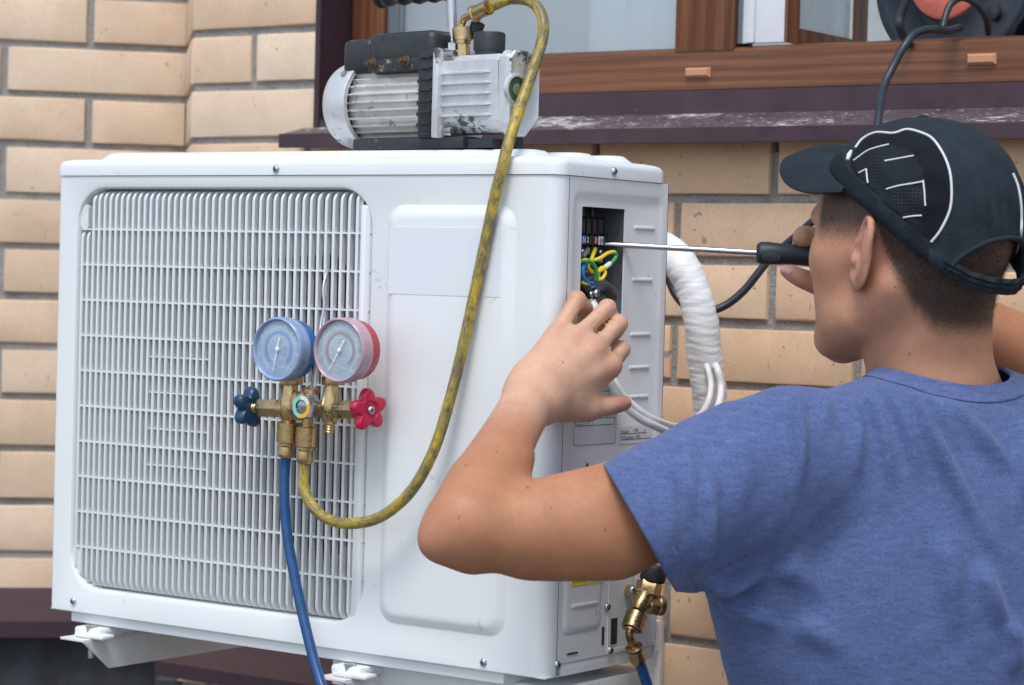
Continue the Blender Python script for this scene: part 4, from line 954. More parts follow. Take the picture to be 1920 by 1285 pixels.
# service valve of the unit, lower right
XV = .030
def V(px, py, x=XV): return U(px, py, 0, x)
m = MB()
m.cyl(V(1229, 1060, .034), V(1222, 1092, .032), .0135, 20, .003); m.build('pipe_insulation', M['rubber'], ac, 50)
m = MB(); m.cyl(V(1219, 1092), V(1213, 1117), .0135, 6, .0012); m.build('flare_nut', M['brass'], ac, 30)
m = MB(); m.lathe(V(1212, 1112), V(1193, 1148) - V(1212, 1112), [(0, .0085), (.008, .0098), (.018, .0085), (.024, .0060)], 20); m.cyl(V(1200, 1130), V(1184, 1108, .012), .0052, 14); m.cyl(V(1180, 1107, .006), V(1193, 1112, .006), .0068, 14, .001); m.build('service_valve', M['brass'], ac, 40)
m = MB(); a_, b_ = V(1212, 1132), V(1243, 1136, .040); m.cyl(a_, a_ + (b_ - a_) * .62, .0115, 6, .0012); m.cyl(a_ + (b_ - a_) * .6, b_, .0108, 24, .0015); m.cyl(b_, b_ + (b_ - a_) * .04, .0045, 6); m.build('valve_cap', M['brass'], ac, 30)
m = MB(); m.box((.0005, .166, 1.255), (.020, .176, 1.285), .003); m.box((.0002, .160, 1.250), (.0022, .190, 1.292), .001); m.build('valve_mount', M['zinc_bracket'], ac, 40)
screw(V(1186, 1107, .018), (1, -.5, 0), .0048, ac, 'mount_screw')
# blue hose: from the manifold down, under the picture and up to the service valve
bh = [P3(536, 858), P3(534, 880), P3(533, 930, -.042), P3(538, 1000, -.044), P3(552, 1080, -.048), P3(574, 1180, -.055), P3(603, 1285, -.065), P3(650, 1400, -.08), P3(740, 1510, -.09), P3(860, 1560, -.09), P3(1000, 1540, -.06), V(1130, 1480, .03), V(1205, 1390, .035), V(1217, 1310, .034), V(1206, 1262, .032), V(1198, 1240, .031)]
m = MB(); m.tube(spl(bh, 12), .0056, 18); bho = m.build('blue_hose', M['blue_hose'], None, 60); tag(bho, 'blue hose hanging from the gauge set and rising again to the brass service valve', 'hose')
fm = MB(); A, B = V(1198, 1242), V(1188, 1212); L = np.linalg.norm(B - A); fm.lathe(A, B - A, [(0, .0072), (.002, .0078), (L - .006, .0074), (L - .004, .0090), (L - .001, .0092), (L, .0065)], 24); fm.build('hose_ferrule', M['brass'], bho, 35)
fm = MB(); fm.tube(spl([V(1189, 1214), V(1183, 1200), V(1180, 1188), V(1185, 1176)], 6), .0044, 14); fm.build('elbow', M['brass'], bho, 60)
fm = MB(); knurl(fm, V(1184, 1180), V(1195, 1150), .0108, 44, 12); fm.cyl(V(1183, 1183), V(1184, 1179), .0085, 20); fm.build('knurled_nut', M['brass'], bho, 25)

# ------------------------------------------------------------------ white wrapped pipe bundle and white cables
m = MB(); cp_ = [D(1195, 452, 2.86), D(1235, 462, 2.83), D(1268, 487, 2.80), D(1296, 535, 2.79), D(1312, 590, 2.785), D(1319, 650, 2.79), D(1326, 710, 2.80), D(1334, 780, 2.81), D(1340, 860, 2.82), D(1345, 960, 2.86), D(1345, 1050, 2.98), D(1345, 1090, 3.08)]
P = spl(cp_, 26); nn2 = 40; Ls = []
T = [P[min(i + 1, len(P) - 1)] - P[max(i - 1, 0)] for i in range(len(P))]
u = np.cross(T[0], Zv); u /= np.linalg.norm(u); rs = np.random.RandomState(3)
L_ = 0; ph2 = rs.uniform(0, 6, 6)
for i, p in enumerate(P):
    t = T[i] / np.linalg.norm(T[i]); u = u - np.dot(u, t) * t; u /= np.linalg.norm(u); v = np.cross(t, u)
    if i: L_ += np.linalg.norm(P[i] - P[i - 1])
    row = []
    for k in range(nn2):
        a = 2 * math.pi * k / nn2
        w1 = L_ / .034 + a / (2 * math.pi); saw = (w1 % 1.0)
        r = .0200 + .0004 * (saw if saw < .9 else (1 - saw) * 9) + .00022 * math.sin(L_ * 520 + 3.2 * math.sin(a * 1.0 + L_ * 40) + ph2[0]) + .00016 * math.sin(L_ * 930 + 4 * math.sin(a * 2 + 1.3) + ph2[1]) + .0005 * math.sin(a * 3 + L_ * 90)
        row.append(p + r * (math.cos(a) * u + math.sin(a) * v))
    Ls.append(row)
m.loops(Ls, True, True)
def wrap_mat():
    N = NT('white_tape'); co_ = N.coords('Object'); N.set(Base_Color=N.ramp(N.noise(co_, 25, 3), (.3, (.80, .81, .83)), (.7, (.86, .87, .88))), Roughness=.42)
    N.bump(N.noise(N.coords('Object', (60, 60, 260)), 1.0, 4, .6, .8), .28, .003); return N.m
tag(m.build('wrapped_pipe', wrap_mat(), None, 60), 'thick pipe wrapped in creased white tape bending down beside the unit', 'pipe')
cA = [Q(300, 800, -.012), Q(350, 900, .004), D(1133, 690, 2.50), D(1146, 722, 2.485), D(1166, 755, 2.475), D(1196, 782, 2.48), D(1230, 800, 2.50), D(1275, 815, 2.56), D(1318, 800, 2.66), D(1345, 765, 2.74), D(1352, 728, 2.765), D(1346, 695, 2.77), D(1336, 678, 2.79)]
cB = [Q(315, 790, -.012), Q(365, 900, .002), D(1142, 688, 2.51), D(1154, 716, 2.495), D(1173, 745, 2.490), D(1203, 772, 2.49), D(1238, 791, 2.51), D(1275, 800, 2.57), D(1306, 785, 2.66), D(1327, 755, 2.735), D(1333, 722, 2.76), D(1327, 692, 2.77), D(1320, 678, 2.79)]
m = MB(); pA_ = spl(cA, 10); m.tube(pA_, [.0026 if i < 15 else min(.0042, .0026 + .0002 * (i - 15)) for i in range(len(pA_))], 14); tag(m.build('white_cable', M['white_cable'], None, 60), 'thicker of the two white cables under the thumb, nearer the viewer', 'cable', 'white cables held in the hand')
m = MB(); pB_ = spl(cB, 10); m.tube(pB_, [.0024 if i < 15 else min(.0034, .0024 + .0002 * (i - 15)) for i in range(len(pB_))], 14); tag(m.build('white_cable', M['white_cable'], None, 60), 'thinner of the two white cables, running just above the thicker one', 'cable', 'white cables held in the hand')

# ------------------------------------------------------------------ screwdriver
t0 = D(1132, 458, 2.512); t1 = D(1418, 474, 2.500); dr = (t1 - t0) / np.linalg.norm(t1 - t0)
scd = empty('screwdriver', t1); tag(scd, 'long screwdriver with a dark blue-black grip reaching into the service window', 'screwdriver')
m = MB(); m.lathe(t0 - dr * .004, dr, [(0, .0016), (.006, .0028), (.02, .0030), (np.linalg.norm(t1 - t0) + .006, .0030)], 20); m.build('shaft', M['chrome'], scd, 40)
m = MB(); m.lathe(t1, dr, [(0, .0075), (.0005, .0088), (.002, .0106), (.005, .0116), (.012, .0118), (.022, .0112), (.034, .0104), (.046, .0106), (.06, .0118), (.085, .0125), (.100, .0115), (.108, .008), (.110, .002)], 40); hd = m.build('handle', M['handle_rub'], scd, 60)
# grip window with ridges, facing the viewer
fwd = (CAM - t1); fwd -= np.dot(fwd, dr) * dr; fwd /= np.linalg.norm(fwd); upv = np.cross(dr, fwd); 
if upv[2] < 0: upv = -upv
ge = simple('grey_grip', (.13, .13, .13), .6)
o_ = t1 + dr * .0155 - upv * .0038
for k in range(9):
    s = (k - 4) / 4.6; hgt = .0052 * math.sqrt(max(.05, 1 - s * s)); m = MB(); c0_ = o_ + dr * (s * .0095)
    pts = []
    for j in range(7):
        q_ = -1 + 2 * j / 6; p = c0_ + upv * hgt * q_ * .9 + dr * .0006 * q_; rel = p - t1; rad_ = rel - np.dot(rel, dr) * dr; hgt2 = np.dot(rad_, upv); p = t1 + np.dot(rel, dr) * dr + upv * hgt2 + fwd * math.sqrt(max(1e-8, .01155 ** 2 - hgt2 ** 2)); pts.append(p)
    m.tube(pts, .00042, 8); m.build('grip_ridge', ge, hd, 60)
# ------------------------------------------------------------------ the man
r3 = RM[:, 0] * np.array([1, 1, 0]); r3 /= np.linalg.norm(r3); d3 = RM[:, 2] * np.array([1, 1, 0]); d3 /= np.linalg.norm(d3)
Zv = np.array([0, 0, 1.0])
def smin(a, b, k): h = np.clip(.5 + .5 * (b - a) / k, 0, 1); return b + (a - b) * h - k * h * (1 - h)
class Field:
    def __init__(s, lo, hi, h):
        s.lo = np.array(lo, float); s.h = h; s.n = np.ceil((np.array(hi) - s.lo) / h).astype(int) + 1
        s.v = np.full(s.n, .08, np.float32)
    def blk(s, lo, hi, m):
        a = np.clip(np.floor((np.array(lo) - m - s.lo) / s.h).astype(int), 0, s.n); b = np.clip(np.ceil((np.array(hi) + m - s.lo) / s.h).astype(int) + 1, 0, s.n)
        if np.any(b <= a): return None
        sl = tuple(slice(i, j) for i, j in zip(a, b)); g = [(np.arange(i, j) * s.h + o).astype(np.float32) for i, j, o in zip(a, b, s.lo)]
        return sl, g
    def put(s, sl, d, k, sub=False):
        if sub: s.v[sl] = -smin(-s.v[sl], d, k)
        else: s.v[sl] = smin(s.v[sl], d, k)
    def cap(s, a, b, ra, rb, k=.01, sub=False):
        a = np.array(a, float); b = np.array(b, float); R = max(ra, rb); q = s.blk(np.minimum(a, b) - R, np.maximum(a, b) + R, max(k, .006) + .03)
        if not q: return
        sl, (X, Y, Z) = q; X = X[:, None, None]; Y = Y[None, :, None]; Z = Z[None, None, :]; ba = b - a; L2 = max(float(np.dot(ba, ba)), 1e-9)
        t = np.clip(((X - a[0]) * ba[0] + (Y - a[1]) * ba[1] + (Z - a[2]) * ba[2]) / L2, 0, 1)
        d = np.sqrt((X - a[0] - t * ba[0]) ** 2 + (Y - a[1] - t * ba[1]) ** 2 + (Z - a[2] - t * ba[2]) ** 2) - (ra + (rb - ra) * t)
        s.put(sl, d, k, sub)
    def chain(s, P, k=.01, sub=False):
        pts = np.array([np.array(p, float) for p, _ in P]); R = max(r for _, r in P); q = s.blk(pts.min(0) - R, pts.max(0) + R, max(k, .006) + .03)
        if not q: return
        sl, (X, Y, Z) = q; X = X[:, None, None]; Y = Y[None, :, None]; Z = Z[None, None, :]; dd = None
        for (a, ra), (b, rb) in zip(P[:-1], P[1:]):
            a = np.array(a, float); ba = np.array(b, float) - a; L2 = max(float(np.dot(ba, ba)), 1e-9)
            t = np.clip(((X - a[0]) * ba[0] + (Y - a[1]) * ba[1] + (Z - a[2]) * ba[2]) / L2, 0, 1)
            d = np.sqrt((X - a[0] - t * ba[0]) ** 2 + (Y - a[1] - t * ba[1]) ** 2 + (Z - a[2] - t * ba[2]) ** 2) - (ra + (rb - ra) * t)
            dd = d if dd is None else np.minimum(dd, d)
        s.put(sl, dd, k, sub)
    def ell(s, c, r, A=None, k=.01, sub=False):
        c = np.array(c, float); r = np.array(r, float); A = np.eye(3) if A is None else np.array(A, float); R = r.max()
        q = s.blk(c - R, c + R, max(k, .006) + .03)
        if not q: return
        sl, (X, Y, Z) = q; x = X[:, None, None] - c[0]; y = Y[None, :, None] - c[1]; z = Z[None, None, :] - c[2]
        U_ = [(x * A[i, 0] + y * A[i, 1] + z * A[i, 2]) for i in range(3)]
        k0 = np.sqrt(sum((U_[i] / r[i]) ** 2 for i in range(3))); k1 = np.sqrt(sum((U_[i] / r[i] ** 2) ** 2 for i in range(3))) + 1e-6
        s.put(sl, k0 * (k0 - 1) / k1, k, sub)
    def mesh(s, it=2):
        v = s.v; n = s.n; S = v < 0; idx = -np.ones(n - 1, np.int64)
        c = [S[i:n[0] - 1 + i, j:n[1] - 1 + j, k:n[2] - 1 + k] for i in (0, 1) for j in (0, 1) for k in (0, 1)]
        cnt = sum(x.astype(np.int8) for x in c); act = (cnt > 0) & (cnt < 8); I = np.argwhere(act); idx[act] = np.arange(len(I))
        cor = np.array([(i, j, k) for i in (0, 1) for j in (0, 1) for k in (0, 1)]); vals = np.stack([v[I[:, 0] + a, I[:, 1] + b, I[:, 2] + d_] for a, b, d_ in cor], 1)
        acc = np.zeros((len(I), 3)); w_ = np.zeros(len(I))
        for a in range(8):
            for b in range(a + 1, 8):
                if abs(cor[a] - cor[b]).sum() != 1: continue
                va, vb = vals[:, a], vals[:, b]; m_ = (va < 0) != (vb < 0); t = np.where(m_, va / np.where(m_, va - vb, 1), 0)[:, None]
                acc += np.where(m_[:, None], cor[a] + t * (cor[b] - cor[a]), 0); w_ += m_
        P = (I + acc / w_[:, None]) * s.h + s.lo; F_ = []
        for ax in range(3):
            o = [0, 0, 0]; o[ax] = 1; A_ = v[:n[0] - o[0], :n[1] - o[1], :n[2] - o[2]]; B_ = v[o[0]:, o[1]:, o[2]:]; E_ = np.argwhere((A_ < 0) != (B_ < 0))
            b1, b2 = [(1, 2), (2, 0), (0, 1)][ax]; ok = (E_[:, b1] > 0) & (E_[:, b2] > 0) & (E_[:, b1] < n[b1] - 1) & (E_[:, b2] < n[b2] - 1); E_ = E_[ok]
            neg = v[E_[:, 0], E_[:, 1], E_[:, 2]] < 0; q = []
            for d1, d2 in ((-1, -1), (0, -1), (0, 0), (-1, 0)):
                G_ = E_.copy(); G_[:, b1] += d1; G_[:, b2] += d2; q.append(idx[G_[:, 0], G_[:, 1], G_[:, 2]])
            q = np.stack(q, 1); q = np.where(neg[:, None], q, q[:, ::-1]); q = q[(q >= 0).all(1)]; F_.append(q)
        Fa = np.concatenate(F_)
        for _ in range(it):
            s_ = np.zeros_like(P); c_ = np.zeros(len(P))
            for a, b in ((0, 1), (1, 2), (2, 3), (3, 0)):
                for i, j in ((a, b), (b, a)): np.add.at(s_, Fa[:, i], P[Fa[:, j]]); np.add.at(c_, Fa[:, i], 1)
            P = P * .5 + .5 * s_ / np.maximum(c_, 1)[:, None]
        return P, Fa
def pmesh(name, P, Fa, mt, parent, attrs=None):
    me = bpy.data.meshes.new(name); me.vertices.add(len(P)); me.vertices.foreach_set('co', np.asarray(P, np.float32).ravel())
    me.loops.add(Fa.size); me.loops.foreach_set('vertex_index', Fa.astype(np.int32).ravel()); me.polygons.add(len(Fa))
    me.polygons.foreach_set('loop_start', np.arange(0, Fa.size, 4, dtype=np.int32)); me.update(calc_edges=True)
    me.polygons.foreach_set('use_smooth', [True] * len(Fa)); me.materials.append(mt)
    for k, a in (attrs or {}).items():
        at = me.attributes.new(k, 'FLOAT', 'POINT'); at.data.foreach_set('value', np.asarray(a, np.float32))
    return link(name, me, parent)
def vnormals(P, Fa):
    n_ = np.cross(P[Fa[:, 2]] - P[Fa[:, 0]], P[Fa[:, 3]] - P[Fa[:, 1]]); N_ = np.zeros_like(P)
    for i in range(4): np.add.at(N_, Fa[:, i], n_)
    return N_ / (np.linalg.norm(N_, axis=1)[:, None] + 1e-12)
def sstep(a, b, x): t = np.clip((x - a) / (b - a), 0, 1); return t * t * (3 - 2 * t)
def dseg(P, a, b):
    a = np.array(a); b = np.array(b); ba = b - a; t = np.clip((P - a) @ ba / np.dot(ba, ba), 0, 1); return np.linalg.norm(P - a - t[:, None] * ba, axis=1), t
def dpoly(P, Q_):
    D_ = np.full(len(P), 9.0); T_ = np.zeros(len(P)); m_ = len(Q_) - 1
    for i in range(m_):
        d, t = dseg(P, Q_[i], Q_[i + 1]); s_ = d < D_; D_[s_] = d[s_]; T_[s_] = (i + t[s_]) / m_
    return D_, T_

HC = D(1708, 415, 2.36); ph = rad(45)
hf = -math.cos(ph) * r3 + math.sin(ph) * d3; hl_ = np.cross(Zv, hf)
HA = np.stack([hf, hl_, Zv])
def H(f, l, u): return HC + hf * f + hl_ * l + Zv * u
def hloc(P): return (np.asarray(P) - HC) @ HA.T
person = empty('person', (HC[0], HC[1], 0)); tag(person, 'man in black cap and blue t-shirt seen from behind, holding a screwdriver', 'person')

lo = np.array([9.0] * 3); hi = -lo
for p in (D(785, 1010, 2.10), D(1040, 560, 2.30), D(1180, 600, 2.47), D(2080, 1180, 2.75), D(1600, 222, 2.6), D(1465, 440, 2.6), D(1900, 400, 2.15), D(2120, 900, 2.25), D(1300, 1150, 2.15), H(.14, 0, 0)):
    lo = np.minimum(lo, p); hi = np.maximum(hi, p)
def sch(P, n=5):
    pts = spl([p for p, _ in P], n); rr = spl([np.array([r, 0.]) for _, r in P], n); return [(p, float(r[0])) for p, r in zip(pts, rr)]
B = Field(lo - .05, hi + .05, .0027)
# head
B.ell(H(-.012, 0, .000), (.098, .077, .090), HA, .01)
B.ell(H(.030, 0, -.008), (.066, .067, .078), HA, .02)
B.ell(H(.045, 0, -.055), (.050, .054, .060), HA, .02)
for s in (1, -1):
    B.ell(H(.042, .039 * s, -.040), (.043, .0345, .038), HA, .014); B.ell(H(.045, .034 * s, -.082), (.036, .029, .036), HA, .016)
    B.chain([(H(-.004, .051 * s, -.070), .018), (H(.024, .049 * s, -.096), .0185), (H(.074, .022 * s, -.118), .0185)], .020)
    B.chain([(H(.002, .062 * s, -.032), .012), (H(.050, .055 * s, -.035), .013)], .012)
    B.chain([(H(.088, .030 * s, .004), .009), (H(.094, .010 * s, .002), .009)], .012)
    B.ell(H(.098, .032 * s, -.018), (.013, .015, .011), HA, .008, True)
B.ell(H(.062, 0, -.095), (.033, .034, .038), HA, .018)
B.cap(H(.083, 0, -.120), H(.080, 0, -.124), .017, .017, .014)
B.cap(H(.092, 0, -.012), H(.105, 0, -.050), .008, .0110, .010); 
for s in (1, -1): B.cap(H(.101, .010 * s, -.053), H(.098, .012 * s, -.053), .007, .007, .006)
B.cap(H(.092, .016, -.081), H(.092, -.016, -.081), .0050, .0050, .006); B.cap(H(.091, .014, -.091), H(.091, -.014, -.091), .0055, .0055, .006)
B.ell(H(.098, 0, -.086), (.006, .019, .0016), HA, .003, True)
# neck
NB = D(1752, 735, 2.375)
B.cap(H(-.030, 0, -.050), D(1738, 640, 2.37), .055, .0560, .02); B.cap(D(1738, 640, 2.37), NB, .0560, .060, .012)
B.cap(H(-.055, 0, -.055), D(1780, 640, 2.362), .032, .034, .02)
for s in (1, -1): B.cap(H(-.022, .058 * s, -.062), NB + hf * .045 + hl_ * .02 * s, .014, .013, .02)
# torso under the shirt
SL = D(1432, 890, 2.27); SRt = D(2065, 870, 2.45); EL = D(876, 985, 2.15); WL_ = D(1000, 744, 2.335)
B.cap(NB, D(1770, 900, 2.38), .058, .058, .015); B.cap(D(1560, 890, 2.32), D(1960, 900, 2.43), .042, .042, .02); B.ell(D(1770, 1060, 2.39), (.13, .075, .17), np.stack([r3 * .9 + d3 * .44, -r3 * .44 + d3 * .9, Zv]), .05)
B.cap(D(1560, 890, 2.32), SL, .042, .045, .02); B.cap(D(1960, 900, 2.43), SRt, .042, .045, .02)
# left arm
EB = D(884, 978, 2.158)
B.chain(sch([(SL, .048), (D(1280, 935, 2.235), .051), (D(1130, 972, 2.205), .0490), (D(1000, 990, 2.18), .0435), (D(905, 992, 2.165), .0370)]), .02)
B.chain([(D(1150, 1010, 2.200), .036), (D(1000, 1020, 2.185), .028)], .02)
B.ell(D(826, 1014, 2.150), (.0175, .0175, .0175), None, .018)
B.chain([(D(836, 1004, 2.155), .0185), (D(878, 1028, 2.165), .0190)], .02)
B.chain(sch([(D(872, 978, 2.155), .0335), (D(906, 915, 2.195), .0335), (D(938, 852, 2.245), .0285), (D(968, 795, 2.292), .0256), (WL_ - r3 * .001, .0258)]), .014)
B.chain([(D(850, 975, 2.165), .020), (D(884, 900, 2.20), .016)], .012); B.chain([(D(938, 925, 2.20), .022), (D(962, 860, 2.235), .017)], .016)
B.cap(WL_ + r3 * -.006, WL_ + r3 * .010 - Zv * .004, .0225, .0225, .01)
# left hand
def hand_l(F_):
    W0 = D(1008, 728, 2.345)
    MC = [(D(1046, 624, 2.388), .0108), (D(1082, 632, 2.383), .0108), (D(1117, 655, 2.380), .0114), (D(1146, 684, 2.386), .0116)]
    base = [D(990, 712, 2.345), D(1004, 716, 2.340), D(1020, 724, 2.342), D(1036, 734, 2.348)]
    for (m_, r_), b_ in zip(MC, base):
        F_.cap(b_, m_, .0130, r_ * .93, .009); F_.cap(b_ + d3 * .010, m_ + d3 * .008, .012, .0095, .008)
    F_.cap(D(1010, 715, 2.352), D(1095, 655, 2.388), .018, .012, .02); F_.cap(W0, D(1085, 690, 2.38), .021, .017, .02)
    for (m_, r_) in MC: F_.ell(m_ - d3 * .0035 - Zv * .001, (.0082,) * 3, None, .005)
    PIP = [(D(1082, 562, 2.412), .0090), (D(1139, 577, 2.422), .0088), (D(1160, 607, 2.424), .0094), (D(1164, 656, 2.426), .0096)]
    DIP = [(D(1098, 580, 2.436), .0080), (D(1140, 592, 2.444), .0082), (D(1156, 618, 2.447), .0086), (D(1158, 668, 2.452), .0088)]
    TIP = [(D(1094, 600, 2.447), .0070), (D(1128, 612, 2.454), .0072), (D(1142, 638, 2.458), .0076), (D(1140, 684, 2.462), .0078)]
    for j in range(4):
        F_.chain([(MC[j][0], MC[j][1] * .86), ((MC[j][0] + PIP[j][0]) / 2, .0080), (PIP[j][0], PIP[j][1] * .94)], .0016)
        F_.ell(PIP[j][0] - d3 * .001, (.0088,) * 3, None, .003); F_.chain([PIP[j], DIP[j], TIP[j]], .002)
    for b_, (m_, r_) in zip(base, MC): F_.cap(b_ + (m_ - b_) * .35 - d3 * .0125, m_ - d3 * .0085 + (b_ - m_) * .08, .0022, .0026, .008)
    # thumb
    F_.chain([(D(1020, 748, 2.352), .019), (D(1062, 758, 2.364), .0175), (D(1102, 765, 2.376), .0130)], .016)
    F_.chain([(D(1102, 766, 2.376), .0125), (D(1124, 764, 2.383), .0102), (D(1147, 760, 2.390), .0098), (D(1162, 757, 2.396), .0090), (D(1171, 756, 2.400), .0078)], .005)
    F_.cap(D(1060, 740, 2.372), D(1120, 700, 2.392), .015, .010, .02)
hand_l(B)
# right forearm, hand around the screwdriver handle
ER = D(1990, 706, 2.62)
B.chain([(SRt, .055), (D(2040, 790, 2.54), .048), (ER, .041)], .02)
B.chain([(ER, .040), (D(1905, 655, 2.59), .0385), (D(1800, 600, 2.56), .033), (D(1680, 535, 2.535), .0255)], .02)
for a_, r_ in ((1560, 492), (1585, 500), (1608, 512), (1630, 526)):
    pass
B.chain([(D(1680, 535, 2.530), .023), (D(1640, 515, 2.515), .022), (D(1600, 478, 2.517), .016)], .02); B.cap(D(1660, 530, 2.515), D(1600, 500, 2.495), .020, .014, .02)
B.chain([(D(1602, 462, 2.515), .0125), (D(1550, 446, 2.502), .0108), (D(1508, 445, 2.496), .0114)], .006); B.chain([(D(1508, 445, 2.496), .0112), (D(1500, 462, 2.514), .0088), (D(1506, 485, 2.522), .0075)], .004)
for dx in (34, 62, 88): B.chain([(D(1590 + dx * .5, 470, 2.517), .011), (D(1508 + dx, 450, 2.490), .0098), (D(1512 + dx, 476, 2.482), .0088), (D(1518 + dx, 500, 2.490), .0075)], .004)
B.chain([(D(1640, 545, 2.497), .017), (D(1580, 548, 2.484), .0145), (D(1528, 532, 2.478), .0110), (D(1500, 521, 2.476), .0100), (D(1484, 513, 2.476), .0088), (D(1474, 508, 2.477), .0068)], .006)
P, Fa = B.mesh(2)
# ---- ears are modelled on a finer grid and joined into the same surface data below
L = hloc(P); f_, l_, u_ = L[:, 0], L[:, 1], L[:, 2]
nearhead = (np.abs(f_) < .15) & (np.abs(l_) < .12) & (u_ > -.16)
az = np.degrees(np.arctan2(np.abs(l_), -f_ - .0))
ul = np.interp(az, [0, 30, 50, 62, 72, 80, 88], [-.106, -.104, -.084, -.060, -.032, -.005, .01])
rs = np.random.RandomState(5)
jit = .003 * np.sin(P[:, 0] * 900) * np.sin(P[:, 1] * 800 + 1) * np.sin(P[:, 2] * 700)
hair = sstep(-.014, .034, u_ - ul + jit) * (az < 90)
side = .62 * sstep(.055, .040, np.abs(f_ - .018) + .35 * np.maximum(0, -u_ - .005)) * sstep(-.038, .012, u_ + jit) * (az >= 80)
hair = np.maximum(hair, side) ; hair = np.maximum(hair, sstep(.030, .042, u_) * (f_ < .075)) * nearhead
dh, _ = dseg(P, D(1000, 744, 2.335), D(1130, 640, 2.42)); dr_, _ = dseg(P, D(1680, 535, 2.535), D(1480, 480, 2.50))
pale = np.maximum(sstep(.115, .03, dh), .55 * sstep(.10, .05, dr_)); pale = np.maximum(pale, .35 * nearhead)
red = np.zeros(len(P))
for p, r_, a in ((D(1120, 650, 2.37), .015, .5), (D(1146, 684, 2.38), .015, .5), (D(1083, 635, 2.37), .012, .45), (D(1046, 620, 2.38), .012, .5), (D(808, 1030, 2.14), .022, .6), (H(-.01, .085, -.03), .04, .7), (H(.05, .06, -.04), .03, .35), (H(-.06, .04, -.13), .05, .35)):
    red = np.maximum(red, a * np.exp(-(np.linalg.norm(P - p, axis=1) / r_) ** 2))
red = np.maximum(red, .8 * np.exp(-(dseg(P, D(1165, 757, 2.39), D(1176, 756, 2.40))[0] / .012) ** 2))
def skin_mat():
    N = NT('skin'); co_ = N.coords('Object')
    def at(n_): o = N.n('ShaderNodeAttribute'); o.attribute_name = n_; return o.outputs['Fac']
    c = N.mix(at('pale'), (.47, .215, .110), (.64, .385, .260)); c = N.mix(at('red'), c, (.52, .24, .16))
    mo = N.ramp(N.noise(co_, 38, 6, .7), (.3, (.89, .85, .83)), (.7, (1.07, 1.06, 1.06))); c = N.mix(1.0, c, mo, 'MULTIPLY')
    mole = N.ramp(N.noise(co_, 120, 1), (.775, 0.0), (.79, .6)); c = N.mix(mole, c, (.16, .06, .04))
    hn = N.noise(N.coords('Object', (1, 1, .45)), 1500, 3, .7); hm = N.n('ShaderNodeMath', operation='MULTIPLY_ADD'); N.l(at('hair'), hm.inputs[0]); hm.inputs[1].default_value = 1.0; N.l(hn, hm.inputs[2])
    hk = N.ramp(hm.outputs[0], (.50, 0.0), (1.25, .90)); c = N.mix(hk, c, (.030, .020, .016))
    N.set(Base_Color=c, Roughness=N.ramp(N.noise(co_, 240, 4), (.3, .45), (.7, .60)))
    N.b.inputs['Subsurface Weight'].default_value = .18; N.b.inputs['Subsurface Radius'].default_value = (1, .35, .18); N.b.inputs['Subsurface Scale'].default_value = .004
    vo = N.n('ShaderNodeTexVoronoi'); vo.inputs['Scale'].default_value = 900; N.l(co_, vo.inputs['Vector'])
    N.bump(vo.outputs['Distance'], .18, .0006); N.bump(N.noise(co_, 420, 4), .16, .0008); return N.m
M['skin'] = skin_mat()
bodyo = pmesh('body', P, Fa, M['skin'], person, dict(hair=hair, pale=pale, red=red))
# ears
for s in (1, -1):
    c0 = H(.006, .072 * s, -.034); e1 = -hf * math.cos(rad(38)) + hl_ * s * math.sin(rad(38)); e2 = Zv * .985 + hf * -.17; e2 /= np.linalg.norm(e2); e3 = np.cross(e1, e2) * s; e3 = e3 if np.dot(e3, hf) > 0 else -e3
    E_ = lambda a, b, c_=0: c0 + e1 * a + e2 * b + e3 * c_
    R_ = Field(c0 - .055, c0 + .055, .0011)
    A3 = np.stack([e1, e2, e3])
    R_.ell(E_(.013, -.002, -.001), (.0185, .030, .0045), A3, .004)
    rim = [(E_(.0, .012), .0030), (E_(.004, .026), .0032), (E_(.014, .034), .0036), (E_(.024, .031), .0038), (E_(.030, .020), .0038), (E_(.0305, .006), .0036), (E_(.027, -.008), .0034), (E_(.020, -.019), .0034), (E_(.012, -.027), .0040)]
    rim = [(p + e3 * .0015, r_) for p, r_ in rim]
    R_.chain(sch(rim, 4), .0050); R_.ell(E_(.007, -.029, .0), (.0075, .0085, .0035), A3, .005)
    R_.chain([(E_(.018, .020, .001), .0028), (E_(.0215, .004, .001), .0030), (E_(.016, -.012, .001), .0032)], .004)
    R_.ell(E_(.008, -.002, .0065), (.009, .013, .006), A3, .003, True)
    R_.ell(E_(.001, -.006, .0045), (.0045, .006, .004), A3, .003); R_.cap(E_(-.006, .010, -.002), E_(-.004, -.022, -.002), .009, .0075, .006)
    Pe, Fe = R_.mesh(4); Le = hloc(Pe)
    pmesh('ear', Pe, Fe, M['skin'], person, dict(hair=np.zeros(len(Pe)), pale=np.full(len(Pe), .55), red=np.full(len(Pe), .62)))
# eyes and brows
for s in (1, -1):
    m = MB(); m.lathe(H(.080, .031 * s, -.018) - hf * .0115, hf, [(0, .0005)] + [(.0115 - .0115 * math.cos(t), .0115 * math.sin(t)) for t in np.linspace(.2, 2.9, 12)] + [(.023, .0003)], 20); ey = m.build('eyeball', simple('eye_white', (.75, .72, .70), .15, var=.0), person, 60)
    m = MB(); m.lathe(H(.0910, .031 * s, -.018), hf, [(0, .0055), (.0007, .0040), (.0009, .001)], 16); m.build('iris', simple('iris_brown', (.06, .03, .015), .1), ey, 60)
